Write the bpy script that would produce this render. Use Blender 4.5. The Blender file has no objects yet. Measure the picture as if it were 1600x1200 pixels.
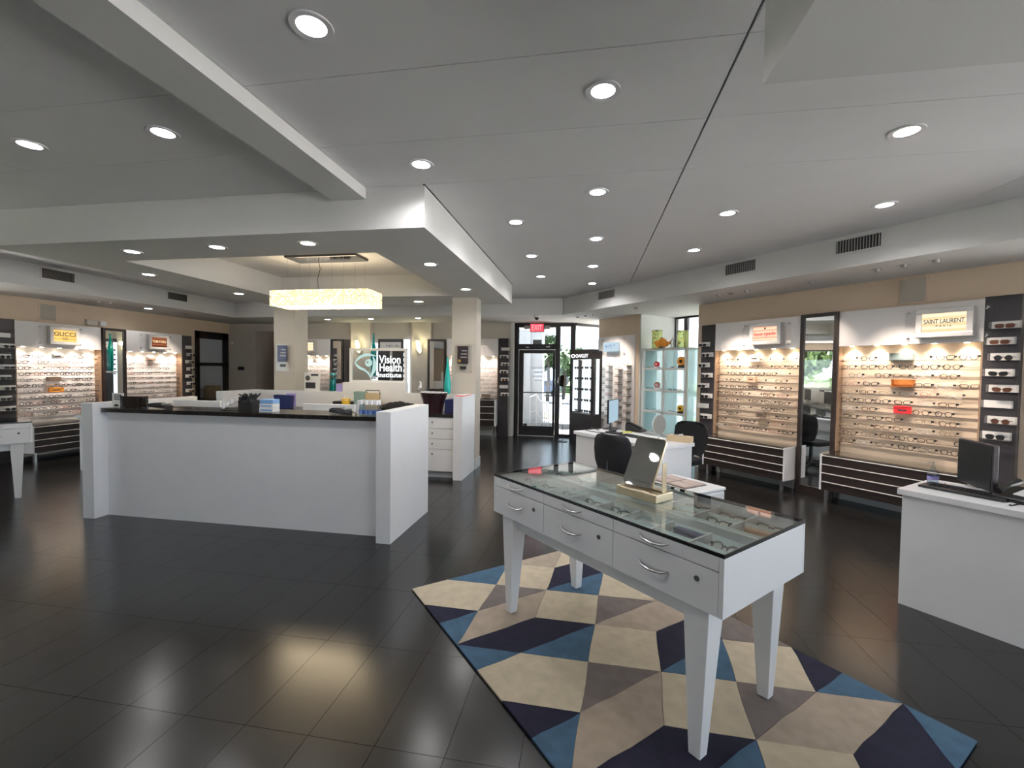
import bpy, bmesh, math, random
from mathutils import Vector, Matrix
random.seed(7)
S = bpy.context.scene
COL = S.collection
PI = math.pi

# ------------------------------------------------------------------ camera
F, YAW, PIT, ROL, CH = 694.8, math.radians(9.69), math.radians(-1.824), math.radians(0.747), 1.58
_cy, _sy = math.cos(YAW), math.sin(YAW)
_fw = Vector((-_sy*math.cos(PIT), _cy*math.cos(PIT), math.sin(PIT)))
_r = Vector((_cy, _sy, 0)); _u = _r.cross(_fw)
_R = _r*math.cos(ROL) + _u*math.sin(ROL); _U = -_r*math.sin(ROL) + _u*math.cos(ROL)
cam = bpy.data.cameras.new('camera'); camo = bpy.data.objects.new('camera', cam); COL.objects.link(camo)
cam.sensor_width = 36.0; cam.sensor_fit = 'HORIZONTAL'; cam.lens = F/1600*36; cam.clip_start = 0.05; cam.clip_end = 500
camo.matrix_world = Matrix(((_R.x, _U.x, -_fw.x, 0), (_R.y, _U.y, -_fw.y, 0), (_R.z, _U.z, -_fw.z, CH), (0, 0, 0, 1)))
S.camera = camo

# ------------------------------------------------------------------ world, exposure
W = bpy.data.worlds.new('sky'); S.world = W; W.use_nodes = True
bg = W.node_tree.nodes['Background']; bg.inputs[0].default_value = (0.74, 0.88, 1.0, 1); bg.inputs[1].default_value = 3.2
sunl = bpy.data.lights.new('sun', 'SUN'); sunl.energy = 85.0; sunl.angle = 0.02; sunl.color = (1.0, 0.98, 0.97); suno = bpy.data.objects.new('sun', sunl); COL.objects.link(suno)
suno.rotation_euler = (math.radians(-24), math.radians(-16), 0)
vs = S.view_settings; vs.view_transform = 'Standard'; vs.look = 'None'; vs.gamma = 1.0; vs.use_curve_mapping = False
vs.exposure = 0.92
S.cycles.use_denoising = True; S.cycles.use_adaptive_sampling = True; S.cycles.adaptive_threshold = 0.03
S.cycles.max_bounces = 8; S.cycles.diffuse_bounces = 4; S.cycles.glossy_bounces = 4
S.cycles.transmission_bounces = 6; S.cycles.transparent_max_bounces = 16
S.cycles.sample_clamp_indirect = 6.0
S.cycles.caustics_reflective = False; S.cycles.caustics_refractive = False
DOWN_W, SPOT_W, CHAND = 15.0, 7.2, 1.55      # downlight watts, display spot watts, chandelier emission

# ------------------------------------------------------------------ materials
MATS = {}
def _nt(name):
    m = bpy.data.materials.new(name); m.use_nodes = True
    return m, m.node_tree, m.node_tree.nodes['Principled BSDF']
def mat(name, col, rough=0.5, metal=0.0, spec=0.5, var=0.04, scale=6.0, bump=0.0, emit=0.0, ecol=None, alpha=1.0, stretch=None):
    if name in MATS: return MATS[name]
    m, nt, b = _nt(name)
    b.inputs['Roughness'].default_value = rough; b.inputs['Metallic'].default_value = metal
    b.inputs['Specular IOR Level'].default_value = spec
    tc = nt.nodes.new('ShaderNodeTexCoord'); nz = nt.nodes.new('ShaderNodeTexNoise')
    nz.inputs['Scale'].default_value = scale; nz.inputs['Detail'].default_value = 4
    if stretch:
        mp = nt.nodes.new('ShaderNodeMapping'); mp.inputs['Scale'].default_value = stretch
        nt.links.new(tc.outputs['Object'], mp.inputs[0]); nt.links.new(mp.outputs[0], nz.inputs['Vector'])
    else:
        nt.links.new(tc.outputs['Object'], nz.inputs['Vector'])
    rp = nt.nodes.new('ShaderNodeValToRGB')
    rp.color_ramp.elements[0].position = 0.3; rp.color_ramp.elements[1].position = 0.7
    rp.color_ramp.elements[0].color = tuple(c*(1-var) for c in col)+(1,)
    rp.color_ramp.elements[1].color = tuple(min(1, c*(1+var)) for c in col)+(1,)
    nt.links.new(nz.outputs['Fac'], rp.inputs[0]); nt.links.new(rp.outputs[0], b.inputs['Base Color'])
    if bump:
        bp = nt.nodes.new('ShaderNodeBump'); bp.inputs['Strength'].default_value = bump; bp.inputs['Distance'].default_value = 0.01
        nt.links.new(nz.outputs['Fac'], bp.inputs['Height']); nt.links.new(bp.outputs[0], b.inputs['Normal'])
    if emit:
        b.inputs['Emission Color'].default_value = tuple(ecol or col)+(1,); b.inputs['Emission Strength'].default_value = emit
    if alpha < 1: b.inputs['Alpha'].default_value = alpha
    MATS[name] = m; return m
def glass(name, tint=(1, 1, 1), k=1.0, rough=0.0, ior=1.45):
    if name in MATS: return MATS[name]
    m, nt, b = _nt(name); nt.nodes.remove(b)
    out = nt.nodes['Material Output']; t = nt.nodes.new('ShaderNodeBsdfTransparent'); g = nt.nodes.new('ShaderNodeBsdfGlossy')
    t.inputs[0].default_value = tint+(1,); g.inputs['Roughness'].default_value = rough
    fr = nt.nodes.new('ShaderNodeLayerWeight'); fr.inputs[0].default_value = 0.5
    pw = nt.nodes.new('ShaderNodeMath'); pw.operation = 'POWER'; pw.inputs[1].default_value = 5.0
    ma = nt.nodes.new('ShaderNodeMath'); ma.operation = 'MULTIPLY_ADD'; ma.inputs[1].default_value = 0.95; ma.inputs[2].default_value = 0.045
    nt.links.new(fr.outputs['Facing'], pw.inputs[0]); nt.links.new(pw.outputs[0], ma.inputs[0])
    mu = nt.nodes.new('ShaderNodeMath'); mu.operation = 'MULTIPLY'; mu.inputs[1].default_value = k; mu.use_clamp = True
    mx = nt.nodes.new('ShaderNodeMixShader')
    nt.links.new(ma.outputs[0], mu.inputs[0]); nt.links.new(mu.outputs[0], mx.inputs[0])
    nt.links.new(t.outputs[0], mx.inputs[1]); nt.links.new(g.outputs[0], mx.inputs[2]); nt.links.new(mx.outputs[0], out.inputs[0])
    MATS[name] = m; return m
def frosted(name, col, tr=0.6):
    if name in MATS: return MATS[name]
    m, nt, b = _nt(name); nt.nodes.remove(b); out = nt.nodes['Material Output']
    d = nt.nodes.new('ShaderNodeBsdfDiffuse'); t = nt.nodes.new('ShaderNodeBsdfTranslucent'); x = nt.nodes.new('ShaderNodeBsdfTransparent')
    d.inputs[0].default_value = col+(1,); t.inputs[0].default_value = tuple(min(1, c*1.05) for c in col)+(1,); x.inputs[0].default_value = col+(1,)
    m1 = nt.nodes.new('ShaderNodeMixShader'); m1.inputs[0].default_value = tr; m2 = nt.nodes.new('ShaderNodeMixShader'); m2.inputs[0].default_value = 0.42
    nt.links.new(d.outputs[0], m1.inputs[1]); nt.links.new(t.outputs[0], m1.inputs[2])
    nt.links.new(m1.outputs[0], m2.inputs[1]); nt.links.new(x.outputs[0], m2.inputs[2]); nt.links.new(m2.outputs[0], out.inputs[0])
    MATS[name] = m; return m
def lit(name, col, strength):
    if name in MATS: return MATS[name]
    m, nt, b = _nt(name); nt.nodes.remove(b); e = nt.nodes.new('ShaderNodeEmission')
    e.inputs[0].default_value = col+(1,); e.inputs[1].default_value = strength
    nt.links.new(e.outputs[0], nt.nodes['Material Output'].inputs[0]); MATS[name] = m; return m
def lit_grad(name, c0, c1, strength, scale=14.0):
    # backlit panel: bands of tube light behind a coloured sheet
    if name in MATS: return MATS[name]
    m, nt, b = _nt(name); nt.nodes.remove(b); e = nt.nodes.new('ShaderNodeEmission')
    tc = nt.nodes.new('ShaderNodeTexCoord'); wv = nt.nodes.new('ShaderNodeTexWave'); wv.bands_direction = 'Z'; wv.inputs['Scale'].default_value = scale/6.28
    wv.inputs['Distortion'].default_value = 0.4
    rp = nt.nodes.new('ShaderNodeValToRGB'); rp.color_ramp.elements[0].color = c0+(1,); rp.color_ramp.elements[1].color = c1+(1,)
    nt.links.new(tc.outputs['Object'], wv.inputs[0]); nt.links.new(wv.outputs['Fac'], rp.inputs[0]); nt.links.new(rp.outputs[0], e.inputs[0])
    e.inputs[1].default_value = strength; nt.links.new(e.outputs[0], nt.nodes['Material Output'].inputs[0]); MATS[name] = m; return m

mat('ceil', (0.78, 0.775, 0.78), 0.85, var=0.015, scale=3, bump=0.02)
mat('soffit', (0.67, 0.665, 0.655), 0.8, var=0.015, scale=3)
mat('beige', (0.66, 0.53, 0.40), 0.8, var=0.02, scale=4)
mat('greige', (0.58, 0.53, 0.46), 0.8, var=0.02, scale=4)
mat('colwhite', (0.72, 0.73, 0.71), 0.7, var=0.015)
mat('white', (0.78, 0.78, 0.80), 0.35, var=0.015, scale=5)
mat('whitegloss', (0.80, 0.80, 0.82), 0.2, var=0.01)
mat('panelwhite', (0.83, 0.79, 0.77), 0.5, var=0.01)
mat('black', (0.012, 0.012, 0.013), 0.3, var=0.2)
mat('blackmatte', (0.012, 0.012, 0.014), 0.7, var=0.2, scale=60)
mat('counter', (0.02, 0.017, 0.016), 0.22, var=0.3, scale=40)
mat('espresso', (0.022, 0.014, 0.012), 0.45, var=0.3, scale=8, stretch=(1, 1, 12))
mat('darkpanel', (0.032, 0.028, 0.032), 0.5, var=0.2, scale=5)
mat('woodside', (0.30, 0.20, 0.13), 0.5, var=0.2, scale=5, stretch=(8, 8, 1))
mat('steel', (0.55, 0.55, 0.56), 0.28, metal=1.0, var=0.05)
mat('chrome', (0.8, 0.8, 0.8), 0.08, metal=1.0, var=0.02)
mat('gold', (0.50, 0.42, 0.29), 0.3, metal=1.0, var=0.04)
mat('silverframe', (0.52, 0.51, 0.50), 0.4, metal=0.6, var=0.03)
mat('darkbronze', (0.022, 0.019, 0.02), 0.4, metal=0.3, var=0.1)
mat('shelfline', (0.16, 0.11, 0.09), 0.3, var=0.1)
mat('vent', (0.03, 0.03, 0.03), 0.6); mat('ventslat', (0.33, 0.32, 0.31), 0.5)
mat('ventdark', (0.10, 0.095, 0.085), 0.6)
mat('speaker', (0.42, 0.38, 0.32), 0.9, var=0.1, scale=200)
mat('baseboard', (0.60, 0.62, 0.62), 0.4)
mat('grout', (0.018, 0.017, 0.016), 0.9)
mat('teal', (0.0, 0.23, 0.23), 0.12, var=0.1); mat('tealvase', (0.02, 0.42, 0.38), 0.2, var=0.08)
mat('red', (0.75, 0.03, 0.04), 0.35); mat('orange', (0.75, 0.30, 0.04), 0.3, var=0.25, scale=20)
mat('amber', (0.36, 0.13, 0.03), 0.25, var=0.3, scale=9)
mat('slatebox', (0.13, 0.16, 0.16), 0.3, var=0.2); mat('mocha', (0.17, 0.12, 0.09), 0.4, var=0.2)
mat('peach', (0.62, 0.36, 0.24), 0.4); mat('yellow', (0.75, 0.45, 0.03), 0.4); mat('navybag', (0.01, 0.02, 0.12), 0.5)
mat('lilac', (0.42, 0.36, 0.75), 0.5); mat('greenbox', (0.22, 0.33, 0.31), 0.6); mat('tan', (0.52, 0.40, 0.24), 0.6)
mat('paper', (0.78, 0.77, 0.75), 0.7); mat('ink', (0.03, 0.03, 0.035), 0.6); mat('brownbag', (0.20, 0.15, 0.09), 0.6)
mat('tissue', (0.60, 0.47, 0.30), 0.6); mat('pinktile', (0.50, 0.40, 0.36), 0.5)
mat('posterblue', (0.02, 0.025, 0.09), 0.3, var=0.9, scale=9); mat('posterdark', (0.03, 0.022, 0.025), 0.3, var=0.6, scale=9)
mat('fabric', (0.014, 0.014, 0.017), 0.9, var=0.3, scale=150, bump=0.1)
mat('plastic', (0.02, 0.02, 0.022), 0.4); mat('screenwhite', (0.72, 0.73, 0.74), 0.25)
mat('pavement', (0.55, 0.53, 0.50), 0.9, var=0.12, scale=2); mat('asphalt', (0.105, 0.115, 0.13), 0.9, var=0.08, scale=2)
mat('lawn', (0.085, 0.125, 0.04), 0.9, var=0.3, scale=5); mat('leaf', (0.035, 0.065, 0.02), 0.7, var=0.5, scale=4)
mat('leaflight', (0.08, 0.125, 0.045), 0.7, var=0.4, scale=4); mat('bark', (0.06, 0.05, 0.04), 0.9, var=0.3)
mat('stucco', (0.42, 0.43, 0.44), 0.9, var=0.03); mat('rail', (0.55, 0.55, 0.56), 0.5); mat('carblue', (0.05, 0.09, 0.18), 0.3)
mat('tyre', (0.02, 0.02, 0.02), 0.8)
mat('cream', (0.50, 0.43, 0.32), 0.95, var=0.10, scale=14, bump=0.5); mat('rugbeige', (0.36, 0.295, 0.235), 0.95, var=0.10, scale=14, bump=0.5)
mat('taupe', (0.165, 0.14, 0.13), 0.95, var=0.12, scale=14, bump=0.5); mat('rugnavy', (0.010, 0.010, 0.030), 0.95, var=0.2, scale=14, bump=0.5)
mat('rugblue', (0.05, 0.11, 0.18), 0.95, var=0.15, scale=14, bump=0.5)
mat('f_black', (0.015, 0.014, 0.014), 0.3); mat('f_brown', (0.10, 0.05, 0.03), 0.3); mat('f_grey', (0.16, 0.15, 0.15), 0.3, metal=0.5)
mat('f_gold', (0.42, 0.30, 0.16), 0.3, metal=0.8); mat('f_pink', (0.45, 0.22, 0.18), 0.3); mat('f_clear', (0.62, 0.58, 0.54), 0.2)
mat('sunlens', (0.03, 0.028, 0.03), 0.08); mat('sunlensbrown', (0.13, 0.05, 0.03), 0.08)
mat('whiteacrylic', (0.80, 0.77, 0.73), 0.25)
glass('pane', (0.96, 0.965, 0.97), 1.0); glass('dimmedpane', (0.60, 0.615, 0.63), 0.7); glass('tabletop', (0.945, 0.97, 0.96), 1.4); glass('acrylic', (0.985, 0.988, 0.988), 0.6); glass('lens', (0.93, 0.94, 0.93), 0.7)  # entrance glass tint is added to dim the bright view outside
glass('tealglass', (0.25, 0.75, 0.72), 1.0); glass('bottleglass', (0.85, 0.9, 0.95), 1.2); glass('dimacrylic', (0.35, 0.34, 0.37), 1.5)
frosted('frost', (0.88, 0.95, 0.96), 0.85); frosted('frostdoor', (0.55, 0.60, 0.66), 0.5); frosted('stained', (0.75, 0.80, 0.50), 0.6)
mat('mirror', (0.86, 0.88, 0.88), 0.01, metal=1.0, var=0.0); mat('mirrordim', (0.62, 0.62, 0.60), 0.015, metal=1.0, var=0.0)
lit('lamp', (1.0, 0.98, 0.96), 14.0); lit('warmlamp', (1.0, 0.85, 0.6), 25.0); lit('exitred', (1.0, 0.07, 0.11), 0.75)
lit('sconceglow', (1.0, 0.90, 0.45), 1.4); lit('casewhite', (0.85, 0.95, 1.0), 0.8); lit('logomint', (0.55, 0.78, 0.74), 0.5); lit('logowhite', (0.86, 0.92, 0.92), 0.85)
lit('letterwhite', (1, 1, 1), 1.0); lit('screenblue', (0.55, 0.75, 0.9), 0.42)
lit_grad('sign_yellow', (0.85, 0.42, 0.10), (1.0, 0.72, 0.22), 0.66, 40); lit_grad('sign_brown', (0.16, 0.03, 0.02), (0.45, 0.16, 0.07), 0.45, 30)
lit_grad('sign_pink', (0.95, 0.40, 0.28), (1.0, 0.72, 0.50), 0.68, 40); lit_grad('sign_cream', (1.0, 0.66, 0.36), (1.0, 0.86, 0.62), 0.64, 30)
lit('sign_blue', (0.60, 0.76, 0.86), 0.5)

def floor_mat():
    m, nt, b = _nt('floor_tile')
    tc = nt.nodes.new('ShaderNodeTexCoord'); mp = nt.nodes.new('ShaderNodeMapping'); mp.inputs['Scale'].default_value = (14, 1.1, 1)
    geo = nt.nodes.new('ShaderNodeNewGeometry'); nz = nt.nodes.new('ShaderNodeTexNoise'); nz.inputs['Scale'].default_value = 1.6; nz.inputs['Detail'].default_value = 6
    nt.links.new(geo.outputs['Position'], mp.inputs[0]); nt.links.new(mp.outputs[0], nz.inputs['Vector'])
    rp = nt.nodes.new('ShaderNodeValToRGB'); rp.color_ramp.elements[0].position = 0.25; rp.color_ramp.elements[1].position = 0.8
    rp.color_ramp.elements[0].color = (0.0055, 0.0052, 0.0052, 1); rp.color_ramp.elements[1].color = (0.0125, 0.012, 0.0118, 1)
    nt.links.new(nz.outputs['Fac'], rp.inputs[0]); nt.links.new(rp.outputs[0], b.inputs['Base Color'])
    n2 = nt.nodes.new('ShaderNodeTexNoise'); n2.inputs['Scale'].default_value = 2.5; nt.links.new(geo.outputs['Position'], n2.inputs['Vector'])
    mr = nt.nodes.new('ShaderNodeMapRange'); mr.inputs[3].default_value = 0.19; mr.inputs[4].default_value = 0.235
    nt.links.new(n2.outputs['Fac'], mr.inputs[0]); nt.links.new(mr.outputs[0], b.inputs['Roughness'])
    b.inputs['Specular IOR Level'].default_value = 0.75
    MATS['floor_tile'] = m
floor_mat()
def M(x): return MATS[x] if isinstance(x, str) else x

# ------------------------------------------------------------------ mesh helpers
class MB:
    def __init__(s): s.v = []; s.f = []; s.m = []; s.T = None
    def _add(s, vs, fs, m=0):
        o = len(s.v); s.v += [tuple(s.T @ Vector(v)) if s.T else tuple(v) for v in vs]
        s.f += [tuple(o+i for i in f) for f in fs]; s.m += [m]*len(fs); return s
    def box(s, x0, x1, y0, y1, z0, z1, m=0):
        return s._add([(x0,y0,z0),(x1,y0,z0),(x1,y1,z0),(x0,y1,z0),(x0,y0,z1),(x1,y0,z1),(x1,y1,z1),(x0,y1,z1)],
                      [(0,3,2,1),(4,5,6,7),(0,1,5,4),(1,2,6,5),(2,3,7,6),(3,0,4,7)], m)
    def prism(s, poly, z0, z1, m=0):
        a = sum(poly[i][0]*poly[(i+1)%len(poly)][1]-poly[(i+1)%len(poly)][0]*poly[i][1] for i in range(len(poly)))
        if a < 0: poly = poly[::-1]
        n = len(poly); vs = [(p[0],p[1],z0) for p in poly]+[(p[0],p[1],z1) for p in poly]
        return s._add(vs, [tuple(range(n))[::-1], tuple(range(n,2*n))]+[(i,(i+1)%n,n+(i+1)%n,n+i) for i in range(n)], m)
    def xz(s, poly, y0, y1, m=0):      # prism of an outline in the x-z plane
        T0 = s.T; R = Matrix(((1,0,0,0),(0,0,-1,0),(0,1,0,0),(0,0,0,1)))
        s.T = (T0 @ R) if T0 else R; s.prism(poly, -y1, -y0, m); s.T = T0; return s
    def lathe(s, prof, n=16, c=(0,0,0), m=0, cap=True):
        vs = []; fs = []
        for r, z in prof:
            for k in range(n): vs.append((c[0]+r*math.cos(2*PI*k/n), c[1]+r*math.sin(2*PI*k/n), c[2]+z))
        for j in range(len(prof)-1):
            for k in range(n): fs.append((j*n+k, j*n+(k+1)%n, (j+1)*n+(k+1)%n, (j+1)*n+k))
        if cap: fs.append(tuple(range(n))[::-1]); fs.append(tuple(range((len(prof)-1)*n, len(prof)*n)))
        return s._add(vs, fs, m)
    def tube(s, path, r, n=6, m=0, closed=False, flat=1.0):
        P = [Vector(p) for p in path]; k = len(P); rr = r if isinstance(r, (list, tuple)) else [r]*k; vs = []; fs = []
        up = None
        for i, p in enumerate(P):
            d = (P[(i+1)%k]-P[i-1]) if closed else (P[min(i+1,k-1)]-P[max(i-1,0)])
            d = d.normalized() if d.length > 1e-9 else Vector((0,0,1))
            if up is None: up = Vector((0,0,1)) if abs(d.z) < 0.9 else Vector((0,1,0))
            a = d.cross(up)
            if a.length < 1e-6: a = d.cross(Vector((1,0,0)))
            a.normalize(); b = a.cross(d).normalized(); up = b
            for j in range(n):
                t = 2*PI*(j+0.5)/n; vs.append(p+a*rr[i]*math.cos(t)+b*rr[i]*flat*math.sin(t))
        for i in range(k if closed else k-1):
            i2 = (i+1)%k
            for j in range(n): fs.append((i*n+j, i*n+(j+1)%n, i2*n+(j+1)%n, i2*n+j))
        if not closed: fs.append(tuple(range(n))[::-1]); fs.append(tuple(range((k-1)*n, k*n)))
        return s._add(vs, fs, m)
    def cyl(s, p0, p1, r0, r1=None, n=12, m=0): return s.tube([p0, p1], [r0, r0 if r1 is None else r1], n, m)
    def ball(s, c, r, n=8, m=0, sz=1.0):
        prof = [(max(1e-4, r*math.sin(PI*i/n)), -r*sz*math.cos(PI*i/n)) for i in range(n+1)]
        return s.lathe(prof, n*2, c, m, cap=False)
    def mesh(s, name, mats, smooth=False):
        me = bpy.data.meshes.new(name); me.from_pydata(s.v, [], s.f)
        for x in (mats if isinstance(mats, (list, tuple)) else [mats]): me.materials.append(M(x))
        for p, mi in zip(me.polygons, s.m): p.material_index = mi
        bm = bmesh.new(); bm.from_mesh(me); bmesh.ops.recalc_face_normals(bm, faces=bm.faces); bm.to_mesh(me); bm.free()
        if smooth:
            for p in me.polygons: p.use_smooth = True
            try: me.set_sharp_from_angle(angle=math.radians(40))
            except Exception: pass
        return me
    def build(s, name, mats, parent=None, smooth=False, bevel=0, loc=None, rz=None):
        return obj(name, s.mesh(name, mats, smooth), parent, bevel, loc, rz)
def obj(name, me, parent=None, bevel=0, loc=None, rz=None):
    o = bpy.data.objects.new(name, me); COL.objects.link(o)
    if parent is not None: o.parent = parent
    if loc is not None: o.location = loc
    if rz is not None: o.rotation_euler = (0, 0, rz)
    if bevel:
        b = o.modifiers.new('bevel', 'BEVEL'); b.width = bevel; b.segments = 2; b.limit_method = 'ANGLE'; b.angle_limit = math.radians(50)
    return o
def tag(o, label, cat, group=None, kind=None):
    if label: o['label'] = label
    if cat: o['category'] = cat
    if group: o['group'] = group
    if kind: o['kind'] = kind
    return o
def thing(name, label, cat, loc=(0,0,0), rz=0.0, group=None):
    o = bpy.data.objects.new(name, None); COL.objects.link(o); o.empty_display_size = 0.1
    o.location = loc; o.rotation_euler = (0,0,rz); return tag(o, label, cat, group)
def struct(name, mb, mats, label=None, **k):
    o = mb.build(name, mats, **k); o['kind'] = 'structure'
    if label: o['label'] = label
    return o
def B(*a, m=0): return MB().box(*a, m=m)
def copy_tree(o, parent=None):
    c = o.copy(); COL.objects.link(c); c.parent = parent
    for ch in o.children: copy_tree(ch, c)
    return c
def text(name, body, width, height, at, mats, parent, depth=0.002, rx=PI/2, rz=0.0, bold=0.0):
    cu = bpy.data.curves.new('t', 'FONT'); cu.body = body; cu.size = 1; cu.extrude = 0.0; cu.offset = bold
    t = bpy.data.objects.new('t', cu); COL.objects.link(t)
    dg = bpy.context.evaluated_depsgraph_get(); me = bpy.data.meshes.new_from_object(t.evaluated_get(dg))
    bpy.data.objects.remove(t); bpy.data.curves.remove(cu)
    xs = [v.co.x for v in me.vertices]; ys = [v.co.y for v in me.vertices]
    cx, cy = (min(xs)+max(xs))/2, (min(ys)+max(ys))/2; sx = width/(max(xs)-min(xs)); sy = height/(max(ys)-min(ys))
    for v in me.vertices: v.co = ((v.co.x-cx)*sx, (v.co.y-cy)*sy, 0)
    bm = bmesh.new(); bm.from_mesh(me)
    r = bmesh.ops.extrude_face_region(bm, geom=list(bm.faces)); bmesh.ops.translate(bm, vec=(0,0,-depth), verts=[g for g in r['geom'] if isinstance(g, bmesh.types.BMVert)])
    bmesh.ops.recalc_face_normals(bm, faces=bm.faces); bm.to_mesh(me); bm.free()
    me.materials.clear(); me.materials.append(M(mats)); me.name = name
    o = bpy.data.objects.new(name, me); COL.objects.link(o); o.parent = parent
    o.location = at; o.rotation_euler = (rx, 0, rz); return o
def rot(x, y, a): return (x*math.cos(a)-y*math.sin(a), x*math.sin(a)+y*math.cos(a))
AD = math.radians(40.0); AB = math.radians(45.5)       # right wall frame, display table frame (local x = across, y = along)
def D(ac, al): return rot(ac, al, AD)
def Bq(ac, al): return rot(ac, al, AB)
def light_obj(name, kind, loc, parent=None, **k):
    L = bpy.data.lights.new(name, kind)
    for a, b in k.items(): setattr(L, a, b)
    o = bpy.data.objects.new(name, L); COL.objects.link(o); o.location = loc
    if parent is not None: o.parent = parent
    return o
ORD = ['first','second','third','fourth','fifth','sixth','seventh','eighth','ninth','tenth','eleventh','twelfth']
ZC, ZS = 3.035, 2.70        # ceiling and soffit heights

# ================================================================== SETTING
# ---- floor: slab, then each tile its own piece
FX0, FX1, FY0, FY1 = -9.5, 7.2, -4.1, 10.75
floor = struct('floor', B(FX0, FX1, FY0, FY1, -0.2, -0.004), 'grout', 'dark grey plank-tiled floor')
TW, TL, G = 0.3045, 0.625, 0.002
tile_me = MB().box(0, TW-G, 0, TL-G, -0.004, 0.0).mesh('tile', 'floor_tile')
cells = []
i0 = int((FX0+1.46)/TW); j0 = int((FY0-1.69)/TL)
for i in range(i0, i0+60):
    for j in range(j0, j0+40):
        x = -1.46+i*TW; y = 1.69+j*TL
        if x < FX0 or x+TW > FX1 or y < FY0 or y+TL > FY1: continue
        if (x*math.cos(AD)+y*math.sin(AD)) > 6.6: continue
        cells.append((x, y))
def inview(x, y):
    d = Vector((x+TW/2, y+TL/2, -CH)); z = d.dot(_fw)
    return z > 0.5 and abs(d.dot(_R)/z*F) < 860 and d.dot(_U)/z*F > -640
vis = sorted([c for c in cells if inview(*c)], key=lambda c: c[0]**2+c[1]**2)
def hidden(x, y):    # under the reception island or the far cabinets
    return (-5.0 < x < -1.9 and 4.0 < y < 7.2)
first = [c for c in vis if not hidden(*c)][:300]; fs = set(first)
for c in first: obj('tile', tile_me, floor, loc=(c[0], c[1], 0))
mb = MB()
for c in cells:
    if c not in fs: mb.box(c[0], c[0]+TW-G, c[1], c[1]+TL-G, -0.004, 0.0)
o = mb.build('tile_field', 'floor_tile', floor); o['kind'] = 'stuff'

# ---- ceiling: deck, then panels with open seams
ceil = struct('ceiling', B(-9.6, 8, -4.2, 12, ZC+0.025, ZC+0.3), 'vent', 'flat grey ceiling of large panels with dark seams')
xs = [-9.5, -6.66, -4.23, -1.79, 0.65, 3.09, 5.53, 7.97]; ys = [-4.1, -3.11, -1.81, -0.51, 0.79, 2.09, 2.74, 3.39, 9.2]
for a in range(7):
    for b in range(8):
        x0, x1, y0, y1 = xs[a]+0.002, xs[a+1]-0.002, ys[b]+0.0025, ys[b+1]-0.0025
        if x0 > 0.6 and x0 < 0.7: x0 += 0.004
        if abs(x1-0.65) < 0.05: x1 -= 0.004
        B(x0, x1, y0, y1, ZC, ZC+0.02).build('ceiling_panel', 'ceil', ceil)
# soffits round the room
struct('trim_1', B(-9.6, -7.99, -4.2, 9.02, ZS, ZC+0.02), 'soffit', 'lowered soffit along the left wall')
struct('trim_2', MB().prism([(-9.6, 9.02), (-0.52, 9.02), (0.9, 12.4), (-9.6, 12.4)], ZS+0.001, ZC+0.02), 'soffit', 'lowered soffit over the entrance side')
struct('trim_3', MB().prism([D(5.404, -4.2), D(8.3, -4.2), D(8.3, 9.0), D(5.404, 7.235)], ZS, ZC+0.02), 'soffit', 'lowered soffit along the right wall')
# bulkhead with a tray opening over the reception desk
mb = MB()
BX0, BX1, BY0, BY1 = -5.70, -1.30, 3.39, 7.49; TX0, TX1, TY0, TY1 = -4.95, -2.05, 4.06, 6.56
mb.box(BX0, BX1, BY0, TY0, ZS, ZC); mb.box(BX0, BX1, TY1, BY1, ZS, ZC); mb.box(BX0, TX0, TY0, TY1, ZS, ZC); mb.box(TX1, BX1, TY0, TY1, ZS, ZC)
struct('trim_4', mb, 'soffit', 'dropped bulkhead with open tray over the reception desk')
struct('trim_5', B(BX1-0.012, BX1+0.004, BY0-0.004, BY1, ZC-0.008, ZC), 'vent', 'dark shadow gap along the bulkhead')
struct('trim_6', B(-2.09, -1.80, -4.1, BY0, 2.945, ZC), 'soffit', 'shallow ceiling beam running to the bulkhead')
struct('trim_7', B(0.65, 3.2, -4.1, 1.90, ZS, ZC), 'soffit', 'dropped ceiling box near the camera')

# ---- walls
XL, YB, YD = -9.4, 10.4, 10.6
def wall_pieces(mb, ax, c, t, a0, a1, z0, z1, holes):
    # wall with rectangular openings; ax 'x': plane x=c (a = y), ax 'y': plane y=c (a = x); t thickness outward
    cuts = sorted(set([a0, a1]+[h[0] for h in holes]+[h[1] for h in holes]))
    for p, q in zip(cuts, cuts[1:]):
        hs = [h for h in holes if h[0] <= p+1e-6 and h[1] >= q-1e-6]
        segs = [(z0, z1)] if not hs else [(z0, hs[0][2]), (hs[0][3], z1)]
        for s0, s1 in segs:
            if s1-s0 < 1e-4: continue
            if ax == 'x': mb.box(min(c, c+t), max(c, c+t), p, q, s0, s1)
            else: mb.box(p, q, min(c, c+t), max(c, c+t), s0, s1)
    return mb
LW = [(0.6+1.98*k, 0.6+1.98*k+1.9, 0.85, 2.45) for k in range(2)]
struct('wall_left', wall_pieces(MB(), 'x', XL, -0.18, -4.2, 10.6, 0, ZC, LW), 'beige', 'beige left wall behind the frame displays')
FWN = [(-3.2, -1.4, 0.15, 1.8), (4.9, 6.75, 0.15, 2.6)]  # left one added and kept low, for cool light on the table front
struct('wall_front', wall_pieces(MB(), 'y', -4.1, -0.18, -9.6, 7.2, 0, ZC, FWN), 'beige', 'window wall behind the camera')
struct('wall_back', wall_pieces(MB(), 'y', YB, 0.2, -9.6, -1.80, 0, ZC, [(-8.62, -7.45, 0, 2.5)]), 'greige', 'greige back wall behind the reception')
c = D(6.45, -3.0)
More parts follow.
